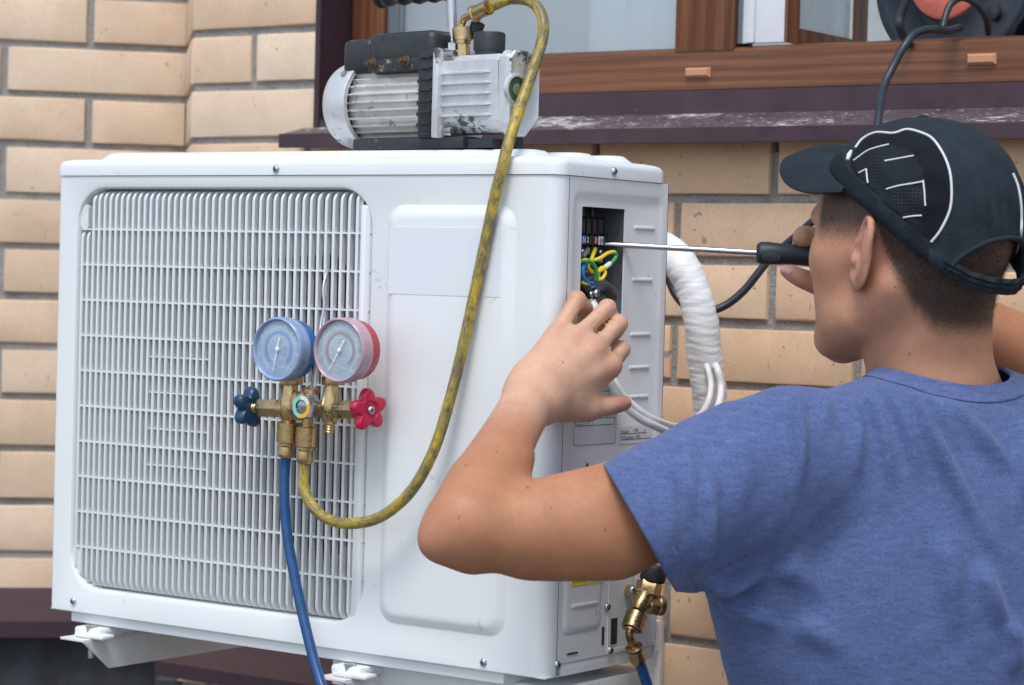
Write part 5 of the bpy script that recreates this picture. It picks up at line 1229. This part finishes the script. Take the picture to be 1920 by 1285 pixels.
# nails
def nail(c, ax, nrm, wdt, ln, parent=person):
    ax = np.array(ax) / np.linalg.norm(ax); nrm = nrm - np.dot(nrm, ax) * ax; nrm /= np.linalg.norm(nrm); sd_ = np.cross(ax, nrm); Ls = []
    for i in range(7):
        t = i / 6; row = []
        wi = wdt * (1 - .35 * max(0, abs(t - .45) - .25) ** 2 * 8)
        for j in range(9):
            q = -1 + j / 4; row.append(c + ax * ((t - .5) * ln) + sd_ * (wi * q) + nrm * (-.0030 * q * q * (wdt / .006) + .0004))
        Ls.append(row)
    m = MB(); m.loops(Ls, closed=False); o = m.build('fingernail', M['nail'], parent, 60); return o
M['nail'] = simple('nail', (.56, .34, .29), .25, var=.04)
nail(D(1473, 512, 2.4690), D(1464, 509, 2.47) - D(1484, 517, 2.467), -d3 * .8 + Zv * -.35 - r3 * .5, .0050, .0105)
nail(D(1174, 759, 2.3925), D(1182, 758, 2.395) - D(1164, 760, 2.391), -d3 * .55 - Zv * .55 + r3 * .35, .0050, .0090)

# hair stubble strands at the nape, temples and under the cap opening
hv = hair; V0 = P; rs = np.random.RandomState(11); NrmB = vnormals(P, Fa)
cen = P[Fa].mean(1); hcen = hair[Fa].mean(1); lc = hloc(cen); cam_side = ((CAM - cen) * NrmB[Fa[:, 0]]).sum(1) > -.3
sel = np.where((hcen > .10) & (lc[:, 2] < .06) & nearhead[Fa[:, 0]])[0]
cnt_ = 26000; pick = rs.choice(sel, cnt_, p=(hcen[sel] ** 1.3) / (hcen[sel] ** 1.3).sum())
q0, q1, q2, q3 = (P[Fa[pick, i]] for i in range(4)); a = rs.rand(cnt_, 1); b = rs.rand(cnt_, 1); base = q0 * (1 - a) * (1 - b) + q1 * a * (1 - b) + q2 * a * b + q3 * (1 - a) * b
nn_ = NrmB[Fa[pick, 0]]; dirv = nn_ * .45 - Zv * .75 - hf * .30 + rs.normal(0, .28, (cnt_, 3)); dirv /= np.linalg.norm(dirv, axis=1)[:, None]
ln = (.0012 + .0036 * hcen[pick] ** 1.3)[:, None] * rs.uniform(.6, 1.15, (cnt_, 1)); sdv = np.cross(dirv, nn_); sdv /= np.linalg.norm(sdv, axis=1)[:, None] + 1e-9
hwid = .00011; v3 = np.stack([base - sdv * hwid, base + sdv * hwid, base + dirv * ln + nn_ * .0002], 1).reshape(-1, 3)
me = bpy.data.meshes.new('hair'); me.from_pydata([], [], []); me.vertices.add(len(v3)); me.vertices.foreach_set('co', v3.astype(np.float32).ravel()); me.loops.add(len(v3)); me.loops.foreach_set('vertex_index', np.arange(len(v3), dtype=np.int32)); me.polygons.add(cnt_); me.polygons.foreach_set('loop_start', np.arange(0, len(v3), 3, dtype=np.int32)); me.update(calc_edges=True)
me.materials.append(simple('dark_hair', (.022, .015, .012), .55, var=.3)); ho = link('hair', me, person); ho['kind'] = 'stuff'

# fine hairs on the forearms
dA, tA = dpoly(cen, [D(868, 975, 2.155), D(929, 852, 2.245), WL_]); dB, tB = dseg(cen, ER, D(1680, 535, 2.535)); sa = np.where(((dA < .06) & (tA > .05) & (tA < .98)) | (dB < .05))[0]
rs = np.random.RandomState(21); ca = 2600; pk = rs.choice(sa, ca); a = rs.rand(ca, 1); b = rs.rand(ca, 1); q0, q1, q2, q3 = (P[Fa[pk, i]] for i in range(4)); base = q0 * (1 - a) * (1 - b) + q1 * a * (1 - b) + q2 * a * b + q3 * (1 - a) * b
nn_ = NrmB[Fa[pk, 0]]; ax_ = (WL_ - D(868, 975, 2.155)); ax_ = ax_ / np.linalg.norm(ax_); dv = nn_ * .35 + ax_ * .6 - Zv * .5 + rs.normal(0, .22, (ca, 3)); dv /= np.linalg.norm(dv, axis=1)[:, None]; sd2 = np.cross(dv, nn_); sd2 /= np.linalg.norm(sd2, axis=1)[:, None] + 1e-9
ln2 = rs.uniform(.004, .010, (ca, 1)); vv = np.stack([base - sd2 * .00004, base + sd2 * .00004, base + dv * ln2], 1).reshape(-1, 3)
me = bpy.data.meshes.new('arm_hair'); me.vertices.add(len(vv)); me.vertices.foreach_set('co', vv.astype(np.float32).ravel()); me.loops.add(len(vv)); me.loops.foreach_set('vertex_index', np.arange(len(vv), dtype=np.int32)); me.polygons.add(ca); me.polygons.foreach_set('loop_start', np.arange(0, len(vv), 3, dtype=np.int32)); me.update(calc_edges=True)
me.materials.append(simple('brown_hair', (.10, .055, .035), .5)); link('arm_hair', me, person)['kind'] = 'stuff'

# ------------------------------------------------------------------ t-shirt
lo = np.array([9.0] * 3); hi = -lo
for p in (D(1120, 870, 2.12), D(1120, 1100, 2.3), D(1600, 690, 2.2), D(2180, 700, 2.6), D(1300, 1750, 2.15), D(2180, 1750, 2.6), D(2200, 900, 2.1), D(1800, 1700, 2.1)): lo = np.minimum(lo, p); hi = np.maximum(hi, p)
T = Field(lo - .05, hi + .05, .0042)
TA = np.stack([r3 * .9 + d3 * .44, -r3 * .44 + d3 * .9, Zv])
T.ell(D(1775, 1110, 2.375), (.190, .125, .225), TA, .03)
T.ell(D(1800, 1420, 2.40), (.180, .125, .30), TA, .05)
T.chain([(D(1495, 868, 2.290), .054), (D(1660, 850, 2.335), .058), (D(1870, 855, 2.40), .060), (D(2040, 885, 2.45), .056)], .05)
T.chain([(D(1490, 818, 2.285), .034), (D(1600, 796, 2.315), .032), (D(1690, 775, 2.355), .034)], .025); T.chain([(D(2020, 840, 2.44), .034), (D(1850, 795, 2.395), .036)], .025)
T.ell(D(1750, 755, 2.375), (.0675, .0675, .070), TA, .016)
T.chain([(D(1460, 868, 2.275), .066), (D(1390, 895, 2.258), .0715), (D(1270, 948, 2.225), .0665), (D(1165, 1000, 2.19), .0625)], .035)
T.cap(D(1395, 985, 2.275), D(1500, 1230, 2.33), .052, .075, .05); T.cap(D(1350, 985, 2.26), D(1290, 1030, 2.235), .044, .034, .03)
T.chain([(D(2050, 890, 2.45), .07), (D(2060, 830, 2.53), .066)], .035)
P, Fa = T.mesh(3); Nn_ = vnormals(P, Fa)
def onsurf(px, py, bvh=None): 
    d = Vector(wray(px, py)).normalized(); h = TB.ray_cast(Vector(CAM), d); return np.array(h[0]) if h[0] is not None else None
TB = BVHTree.FromPolygons([tuple(p) for p in P], [tuple(q) for q in Fa])
def crease(pts, amp, wid, taper=.25, groove=0.0):
    global disp
    Q_ = [onsurf(*p) for p in pts]; Q_ = [q for q in Q_ if q is not None]
    if len(Q_) < 2: return
    Q_ = spl(Q_, 4); D_, T_ = dpoly(P, Q_); e = sstep(0, taper, T_) * sstep(0, taper * 2.3, 1 - T_) if taper > 0 else 1.0
    wid = wid * .88; amp = amp * (2.9 if amp > 0 else 1.0); disp += amp * e * np.exp(-(D_ / wid) ** 2) - amp * groove * e * np.exp(-((D_ - wid * 1.9) / wid) ** 2)
disp = np.zeros(len(P)); Z6 = lambda L_: [(1400 + x / 2.196, 700 + y / 2.196) for x, y in L_]
for L_, a, w in (
    ([(185, 82), (205, 160), (205, 300), (200, 450), (180, 600)], .0060, .0075), ([(235, 110), (262, 180), (268, 260)], -.003, .006), ([(400, 72), (435, 180), (448, 330), (445, 470)], .0040, .0080), ([(300, 92), (322, 150), (330, 260)], .0025, .006),
    ([(445, 62), (520, 160), (568, 290), (590, 420), (590, 520)], .0048, .0075), ([(520, 30), (600, 120), (660, 260), (695, 400), (705, 560)], .0048, .0075), ([(590, 20), (680, 110), (760, 270), (840, 420), (900, 530), (1000, 690), (1142, 840)], .0055, .0090),
    ([(690, 80), (780, 160), (850, 260), (905, 400)], .0035, .007), ([(740, 90), (860, 170), (960, 270), (1060, 370), (1120, 440)], .0050, .011),  ([(1118, 130), (1122, 400), (1118, 680)], .0040, .0080), 
    ([(940, 760), (1000, 900), (1050, 1020), (1142, 1130)], .0050, .011), ([(800, 640), (830, 800), (850, 960), (870, 1120)], .0035, .014),  ([(1080, 1000), (1100, 1150), (1090, 1280)], .004, .012),
    ([(-205, 830), (-110, 822), (-20, 775), (80, 735), (170, 700)], -.0045, .009), ([(-190, 860), (-90, 872), (10, 850), (110, 800)], .0045, .008),  
    ([(-120, 930), (-40, 970), (80, 1020), (200, 1080)], .0030, .010),  ([(120, 780), (240, 850), (360, 960)], .0025, .014), ([(180, 1020), (320, 1090), (470, 1200)], .0025, .013)):
    crease(Z6(L_), a, w)
for pts, a, w in (([(1275, 800), (1290, 860), (1292, 930), (1285, 1000)], .0020, .009), ([(1228, 820), (1250, 900), (1262, 990), (1272, 1070)], .0022, .008), ([(1320, 860), (1330, 960), (1318, 1050), (1300, 1085)], .0034, .008), ([(1345, 900), (1350, 990), (1330, 1070)], -.003, .008), ([(1380, 800), (1392, 900), (1372, 1000)], .0025, .012), ([(1235, 880), (1275, 905), (1305, 960)], .0012, .004)):
    crease(pts, a, w)
disp += .0010 * np.sin(P @ np.array([55., 30, 20])) * np.sin(P @ np.array([-25., 60, 33]) + 1.2) + .0006 * np.sin(P @ np.array([140., -90, 60]) + .5) * np.sin(P @ np.array([70., 120, -80]))
P = P + Nn_ * disp[:, None]
# armhole seam: a narrow groove
seam = [onsurf(*p) for p in Z6([(170, 90), (178, 250), (172, 450), (155, 600), (105, 740), (40, 860), (-30, 940)])]; seam = spl([q for q in seam if q is not None], 5)
D_, T_ = dpoly(P, seam); P = P - Nn_ * (.0011 * np.exp(-(D_ / .0024) ** 2))[:, None]
fab_seam = np.exp(-(D_ / .0022) ** 2)
def fabric_mat():
    N = NT('blue_jersey'); co_ = N.coords('Object')
    st = N.noise(N.coords('Object', (1, 1, 2.6)), 420, 4, .75); hz = N.noise(N.coords('Object', (.5, .5, 2.2)), 130, 4, .7); big = N.noise(co_, 9, 3)
    c = N.ramp(st, (.32, (.040, .069, .178)), (.68, (.110, .160, .335))); c2 = N.ramp(hz, (.3, (.76, .76, .80)), (.7, (1.22, 1.21, 1.17))); c = N.mix(1.0, c, c2, 'MULTIPLY')
    c = N.mix(1.0, c, N.ramp(big, (.35, (.93, .93, .95)), (.7, (1.06, 1.06, 1.05))), 'MULTIPLY')
    N.set(Base_Color=c, Roughness=.92, Sheen_Weight=.25, Sheen_Roughness=.5); N.b.inputs['Sheen Tint'].default_value = (.6, .65, .9, 1)
    N.bump(N.noise(co_, 1600, 3, .7), .35, .0008); N.bump(hz, .12, .001); return N.m
M['jersey'] = fabric_mat()
me_t = bpy.data.meshes.new('tshirt'); me_t.from_pydata([tuple(p) for p in P], [], [tuple(int(i) for i in q) for q in Fa])
bm = bmesh.new(); bm.from_mesh(me_t)
def cut(bm, p, n, flt=None):
    geom = bm.verts[:] + bm.edges[:] + bm.faces[:]
    if flt: fs = [f for f in bm.faces if flt(f.calc_center_median())]; geom = list({v for f in fs for v in f.verts}) + list({e for f in fs for e in f.edges}) + fs
    bmesh.ops.bisect_plane(bm, geom=geom, plane_co=Vector(p), plane_no=Vector(n), clear_outer=True, dist=1e-5)
sl_p = D(1197, 985, 2.2); sdn = RM @ np.array([-.868, .497, .0]); sdn /= np.linalg.norm(sdn); hemd = RM @ np.array([.497, .868, .0])
cut(bm, sl_p, sdn)
NCp = D(1790, 722, 2.31); ncn = Zv * 1.0 + (RM @ np.array([.02, 0, -.05])); ncn /= np.linalg.norm(ncn)
ncen = D(1752, 735, 2.375)
wv3 = Vector(TA[0]); nc3 = Vector(ncen)
def warp(sg):
    for v in bm.verts:
        x = max(-.1, min(.1, (v.co - nc3).dot(wv3))); v.co.z -= sg * 2.4 * x * x
warp(1); cut(bm, NCp, ncn, lambda c: ((c - nc3).xy.length < .17) and c.z > ncen[2] - .10); warp(-1)
cut(bm, (0, 0, .90), (0, 0, -1))
rp = D(2060, 820, 2.56); cut(bm, rp, d3 * 1.0, lambda c: (c - Vector(rp)).length < .12 and c.z > 1.3)
bm.normal_update(); bm.to_mesh(me_t)
# collar and hem bands copied from the shirt surface
def band(p_, n_, wd_, off, name, parent, thick=.0012, saddle=0.0, near=None, rad_=.2):
    b2 = bmesh.new(); b2.from_mesh(me_t); np_ = Vector(near)
    bmesh.ops.delete(b2, geom=[f for f in b2.faces if (f.calc_center_median() - np_).length > rad_], context='FACES')
    def wz(sg):
        for v in b2.verts: x = max(-.1, min(.1, (v.co - nc3).dot(wv3))); v.co.z -= sg * saddle * x * x
    wz(1); bmesh.ops.bisect_plane(b2, geom=b2.verts[:] + b2.edges[:] + b2.faces[:], plane_co=Vector(p_) - Vector(n_) * wd_, plane_no=Vector(n_), clear_inner=True, dist=1e-5); wz(-1)
    seen = {}; best = []
    for f0 in b2.faces:
        if f0 in seen: continue
        st_ = [f0]; comp = []; seen[f0] = 1
        while st_:
            f1 = st_.pop(); comp.append(f1)
            for e in f1.edges:
                for f2 in e.link_faces:
                    if f2 not in seen: seen[f2] = 1; st_.append(f2)
        if len(comp) > len(best): best = comp
    bs_ = set(best); bmesh.ops.delete(b2, geom=[f for f in b2.faces if f not in bs_], context='FACES')
    bmesh.ops.delete(b2, geom=[v for v in b2.verts if not v.link_faces], context='VERTS')
    b2.normal_update()
    for v in b2.verts: v.co += v.normal * off
    me = bpy.data.meshes.new(name); b2.to_mesh(me); b2.free(); me.materials.append(M['jersey']); me.polygons.foreach_set('use_smooth', [True] * len(me.polygons)); o = link(name, me, parent)
    md = o.modifiers.new('thickness', 'SOLIDIFY'); md.thickness = thick; md.offset = -1; return o
me_t.materials.append(M['jersey']); me_t.polygons.foreach_set('use_smooth', [True] * len(me_t.polygons))
shirt = link('tshirt', me_t, person); md = shirt.modifiers.new('thickness', 'SOLIDIFY'); md.thickness = .0018; md.offset = -1
nv = Vector(ncn)
band(NCp, ncn, .0150, .0014, 'collar', shirt, .0014, 2.4, ncen, .13)
band(sl_p, sdn, .0170, .0008, 'sleeve_hem', shirt, .0010, 0.0, sl_p, .12)
bm.free()
# trousers and shoes, mostly below the picture
PC = (D(1790, 1500, 2.40) * np.array([1, 1, 0])); T2 = Field(PC + np.array([-.36, -.36, -.02]), PC + np.array([.36, .36, 1.10]), .009)
wid = TA[0]; bk = -TA[1]
T2.ell(PC + Zv * .95, (.165, .12, .12), TA, .03)
for s in (1, -1):
    h0 = PC + wid * .085 * s; T2.chain([(h0 + Zv * .90, .092), (h0 + wid * .02 * s + Zv * .50 - bk * .01, .066), (h0 + wid * .035 * s + Zv * .09, .052)], .03)
P2_, F2_ = T2.mesh(2); pmesh('trousers', P2_, F2_, simple('dark_denim', (.03, .04, .07), .9, var=.2, vs=60), person)
for s in (1, -1):
    a = PC + wid * .12 * s; S3 = Field(a + np.array([-.25, -.25, -.01]), a + np.array([.25, .25, .15]), .006); S3.chain([(a + Zv * .045, .044), (a - bk * .17 + Zv * .034, .036)], .01); S3.cap(a + Zv * .05, a + Zv * .10, .045, .046, .02); S3.v[:, :, :2] = .02
    Ps, Fs = S3.mesh(2); pmesh('shoe', Ps, Fs, simple('shoe_black', (.03, .03, .03), .6), person)

# ------------------------------------------------------------------ cap
CC = (-.010, 0, .008); CS = (.1075, .0885, .0925)
def ub(t):
    t = abs((t + 180) % 360 - 180); return float(np.interp(t, [0, 40, 60, 75, 90, 105, 120, 135, 150, 165, 180], [.070, .055, .040, .026, .010, -.012, -.033, -.050, -.062, -.067, -.068]))
def cpt(t, u, off=0.0):
    z = (u - CC[2]) / CS[2]; s = math.sqrt(max(0, 1 - z * z)) if z > 0 else 1 - .10 * z * z
    s = s ** .92
    ta = rad(t); back = max(0, -math.cos(ta)); wv = 0
    if back > 0: wv = .0016 * back * math.sin(ta * 26 + 3 * math.sin(u * 60)) * math.exp(-((u - ub(t) - .02) / .02) ** 2)
    else: wv = 0
    wv += .0011 * back * math.sin(ta * 44 + u * 50) * math.exp(-((u - .01) / .035) ** 2) + .0014 * back * math.sin(u * 230 + 2 * math.sin(ta * 5)) * math.exp(-((math.cos(ta) + .45) / .30) ** 2)
    wv += .0010 * math.sin(ta * 9 + u * 70) * math.sin(u * 90 + ta * 3)
    f = CC[0] + (CS[0] * s + wv + off) * math.cos(ta); l = (CS[1] * s + wv + off) * math.sin(ta)
    zz = 0 if z <= 0 else off * z
    return H(f, l, u + zz)
def seamg(t, v):
    d = min(abs((t - q + 180) % 360 - 180) for q in (150, 210, 180, 0, 60, 300)); return 0
NAZ, NV = 216, 64; G_ = []; par = []
def arch(t):
    d = (t - 178) / 44.0; return -.070 + .052 * math.sqrt(max(0, 1 - d * d)) if abs(d) < 1 else -9
for j in range(NV):
    row = []
    for i in range(NAZ):
        t = 360 * i / NAZ; b0 = max(ub(t), arch(t)); thb = math.asin(max(-1, min(1, (b0 - CC[2]) / CS[2]))) ; th = thb + (math.pi / 2 - thb) * (j / (NV - 1)) ** .95
        u = CC[2] + CS[2] * math.sin(th); g = 0
        for q in (147, 213, 33, 327):
            dd = abs((t - q - 18 * (1 - math.sin(max(th, 0))) + 180) % 360 - 180); g -= .0010 * math.exp(-(dd / 1.3) ** 2) * (j < NV - 5)
        row.append(cpt(t, u, g)); par.append((t, u))
    G_.append(row)
crown = MB(); crown.loops(G_)
capme = crown.mesh('cap', 60)
capb = BVHTree.FromPolygons([tuple(map(float, p)) for r_ in G_ for p in r_], [tuple(f) for f in crown.f])
Z8 = lambda L_: [(1400 + x / 2.471, 200 + y / 2.471) for x, y in L_]
def cap_hit(px, py, off=.0):
    d = Vector(wray(px, py)).normalized(); h = capb.ray_cast(Vector(CAM), d)
    if h[0] is None: n_ = capb.find_nearest(Vector(CAM) + d * 2.36); h = (n_[0], n_[1])
    nn_ = h[1]; nn_ = nn_ if nn_.dot(d) < 0 else -nn_
    return np.array(h[0] + nn_ * off)
def cap_mat(name, c, bs, st):
    N = NT(name); co_ = N.coords('Object'); N.set(Base_Color=N.ramp(N.noise(co_, 40, 4), (.3, tuple(x * .8 for x in c)), (.7, tuple(x * 1.2 for x in c))), Roughness=.85, Specular_IOR_Level=.25)
    N.bump(N.noise(co_, bs, 3), st, .001); N.bump(N.noise(N.coords('Object', (1, 1, 3)), 90, 3, .6, .6), .35, .003); return N.m
M['cap'] = cap_mat('cap_cloth', (.016, .025, .033), 1300, .25); M['capmesh'] = cap_mat('cap_mesh', (.005, .007, .011), 2200, .6); M['cappad'] = cap_mat('cap_panel', (.010, .015, .021), 1800, .3)
for mt in (M['cap'], M['capmesh'], M['cappad']): capme.materials.append(mt)
def inpoly(x, y, P_):
    c = False; j = len(P_) - 1
    for i in range(len(P_)):
        if (P_[i][1] > y) != (P_[j][1] > y) and x < (P_[j][0] - P_[i][0]) * (y - P_[i][1]) / (P_[j][1] - P_[i][1]) + P_[i][0]: c = not c
        j = i
    return c
outer_ = Z8([(480, 240), (505, 192), (540, 150), (600, 122), (680, 125), (740, 108), (800, 120), (860, 150), (910, 220), (940, 300), (950, 390), (940, 480), (900, 570), (855, 628), (760, 560), (640, 450), (540, 350), (480, 290)])
inner_ = Z8([(497, 250), (560, 205), (660, 176), (740, 195), (790, 240), (820, 310), (830, 400), (825, 480), (790, 545), (700, 490), (600, 400), (520, 310)])
def topx(p):
    q = RM.T @ (np.array(p) - CAM); return 960 + F * q[0] / q[2], 642.5 + F * q[1] / q[2]
for pg in capme.polygons:
    c = np.array(pg.center); lc_ = hloc(c[None])[0]
    if lc_[1] < 0: c = H(lc_[0], -lc_[1], lc_[2])       # the right-hand side is the mirror image
    x, y = topx(c)
    if inpoly(x, y, inner_): pg.material_index = 2
    elif inpoly(x, y, outer_): pg.material_index = 1
cap = link('cap', capme, person, 'black and dark slate cap with white piping'); md = cap.modifiers.new('thickness', 'SOLIDIFY'); md.thickness = .0018; md.offset = -1
cw = simple('white_piping', (.62, .63, .66), .6, var=.05)
def piping(L_, r_, mirror=False, n=8):
    pts = spl([cap_hit(x, y, r_ * .4) for x, y in Z8(L_)], n)
    m = MB(); m.tube(pts, r_, 8); m.build('piping', cw, cap, 60)
    if mirror:
        m = MB(); m.tube([H(*(hloc(np.array(p)[None])[0] * np.array([1, -1, 1]))) for p in pts], r_, 8); m.build('piping', cw, cap, 60)
piping([(505, 192), (540, 150), (600, 122), (680, 125), (740, 108), (800, 120), (860, 150), (910, 220), (940, 300), (950, 390), (940, 480), (900, 570), (855, 628)], .0013, True)
for L_ in ([(497, 250), (560, 205), (610, 188), (660, 176)], [(640, 253), (705, 241), (775, 228)], [(520, 308), (555, 290)], [(555, 290), (558, 325), (562, 355)], [(648, 383), (700, 368), (760, 358), (822, 347)], [(818, 342), (824, 400), (828, 460)], [(725, 515), (770, 508), (812, 505)]): piping(L_, .00085, False, 4)
piping([(1232, 310), (1255, 370), (1268, 440), (1272, 520), (1268, 600), (1255, 680), (1238, 745)], .0014, False)
m = MB(); m.tube([cap_hit(*p, .001) for p in Z8([(470, 250), (478, 228), (488, 208)])], [.0016, .0026, .0014], 8); m.build('badge', cw, cap, 60)
m = MB()
for zx in range(515, 640, 17):
    for zy in range(205, 345, 15):
        if inpoly(*Z8([(zx, zy)])[0], Z8([(512, 262), (570, 215), (650, 190), (642, 330), (600, 350), (570, 300)])):
            p = cap_hit(*Z8([(zx, zy)])[0], .0001); q = cap_hit(*Z8([(zx, zy)])[0], .0006); m.cyl(p, q, .0008, 8)
for zx in range(668, 812, 17):
    for zy in range(385, 500, 16):
        if inpoly(*Z8([(zx, zy)])[0], Z8([(655, 392), (805, 362), (812, 495), (730, 500)])):
            p = cap_hit(*Z8([(zx, zy)])[0], .0001); q = cap_hit(*Z8([(zx, zy)])[0], .0006); m.cyl(p, q, .0008, 8)
m.build('perforations', M['blk'], cap, 60)['kind'] = 'stuff'
# headband, strap across the opening, hem of the opening
def strip(t0, t1, h0, h1, off, name, mt, n=60):
    m = MB(); A_ = []; 
    for k in range(n + 1):
        t = t0 + (t1 - t0) * k / n; u0, u1 = ub(t) + (h0(t) if callable(h0) else h0), ub(t) + (h1(t) if callable(h1) else h1)
        A_.append([cpt(t, u0, off - .001), cpt(t, u0 + .001, off + .0006), cpt(t, (u0 + u1) / 2, off + .0010), cpt(t, u1 - .001, off + .0006), cpt(t, u1, off - .001)])
    m.loops(A_, closed=False); o = m.build(name, mt, cap, 60); return o
strip(42, 138, -.0015, lambda t: .014 * min(1, (t - 30) / 25) * min(1, (142 - t) / 22) + .006, .0010, 'headband', M['cappad'])
strip(-138, -42, -.0015, lambda t: .014 * min(1, (-t - 30) / 25) * min(1, (142 + t) / 22) + .006, .0010, 'headband', M['cappad'])
strip(126, 234, -.0015, .0140, .0016, 'strap', M['cap']); strip(134, 226, .0035, .0045, .0030, 'stitching', M['capmesh']); strip(134, 226, .0085, .0093, .0030, 'stitching', M['capmesh'])
m = MB(); m.tube([cpt(t, max(ub(t), arch(t)) + .0025, .001) for t in np.linspace(135.5, 220.5, 50)], .0026, 8); m.build('opening_hem', M['cap'], cap, 60)
m = MB(); bt = cpt(0, CC[2] + CS[2] * .9999, 0); m.lathe(H(CC[0], 0, CC[2] + CS[2] - .001), Zv, [(0, .006), (.002, .0055), (.0032, .003), (.0035, .0005)], 20); m.build('button', M['cap'], cap, 60)
# visor
inn = [(t, cpt(t, ub(t) + .002, -.002)) for t in np.linspace(76, -76, 41)]
oc_ = [(.018, .0885, .024), (.064, .0805, .0240), (.106, .0610, .0330), (.137, .0340, .0500), (.152, .0, .0640)]
oc_ = oc_ + [(a, -b, c_) for a, b, c_ in oc_[:-1][::-1]]; osp = spl(oc_, 5); osp = [np.array(p) for p in osp]
m = MB(); Ls = []; NS = 12; out_pts = [H(*osp[int(round(k * (len(osp) - 1) / 40))]) for k in range(41)]
for s_ in range(NS + 1):
    q = s_ / NS; Ls.append([np.array(i_[1]) * (1 - q) + o_ * q + Zv * (.0080 * math.sin(math.pi * q) * (1 - abs(k / 20 - 1) ** 2 * .6)) for k, (i_, o_) in enumerate(zip(inn, out_pts))])
m.loops(Ls, closed=False); vz = m.build('visor', M['cap'], cap, 60); md = vz.modifiers.new('thickness', 'SOLIDIFY'); md.thickness = .0030; md.offset = 0; mb = vz.modifiers.new('round', 'BEVEL'); mb.width = .001; mb.segments = 2
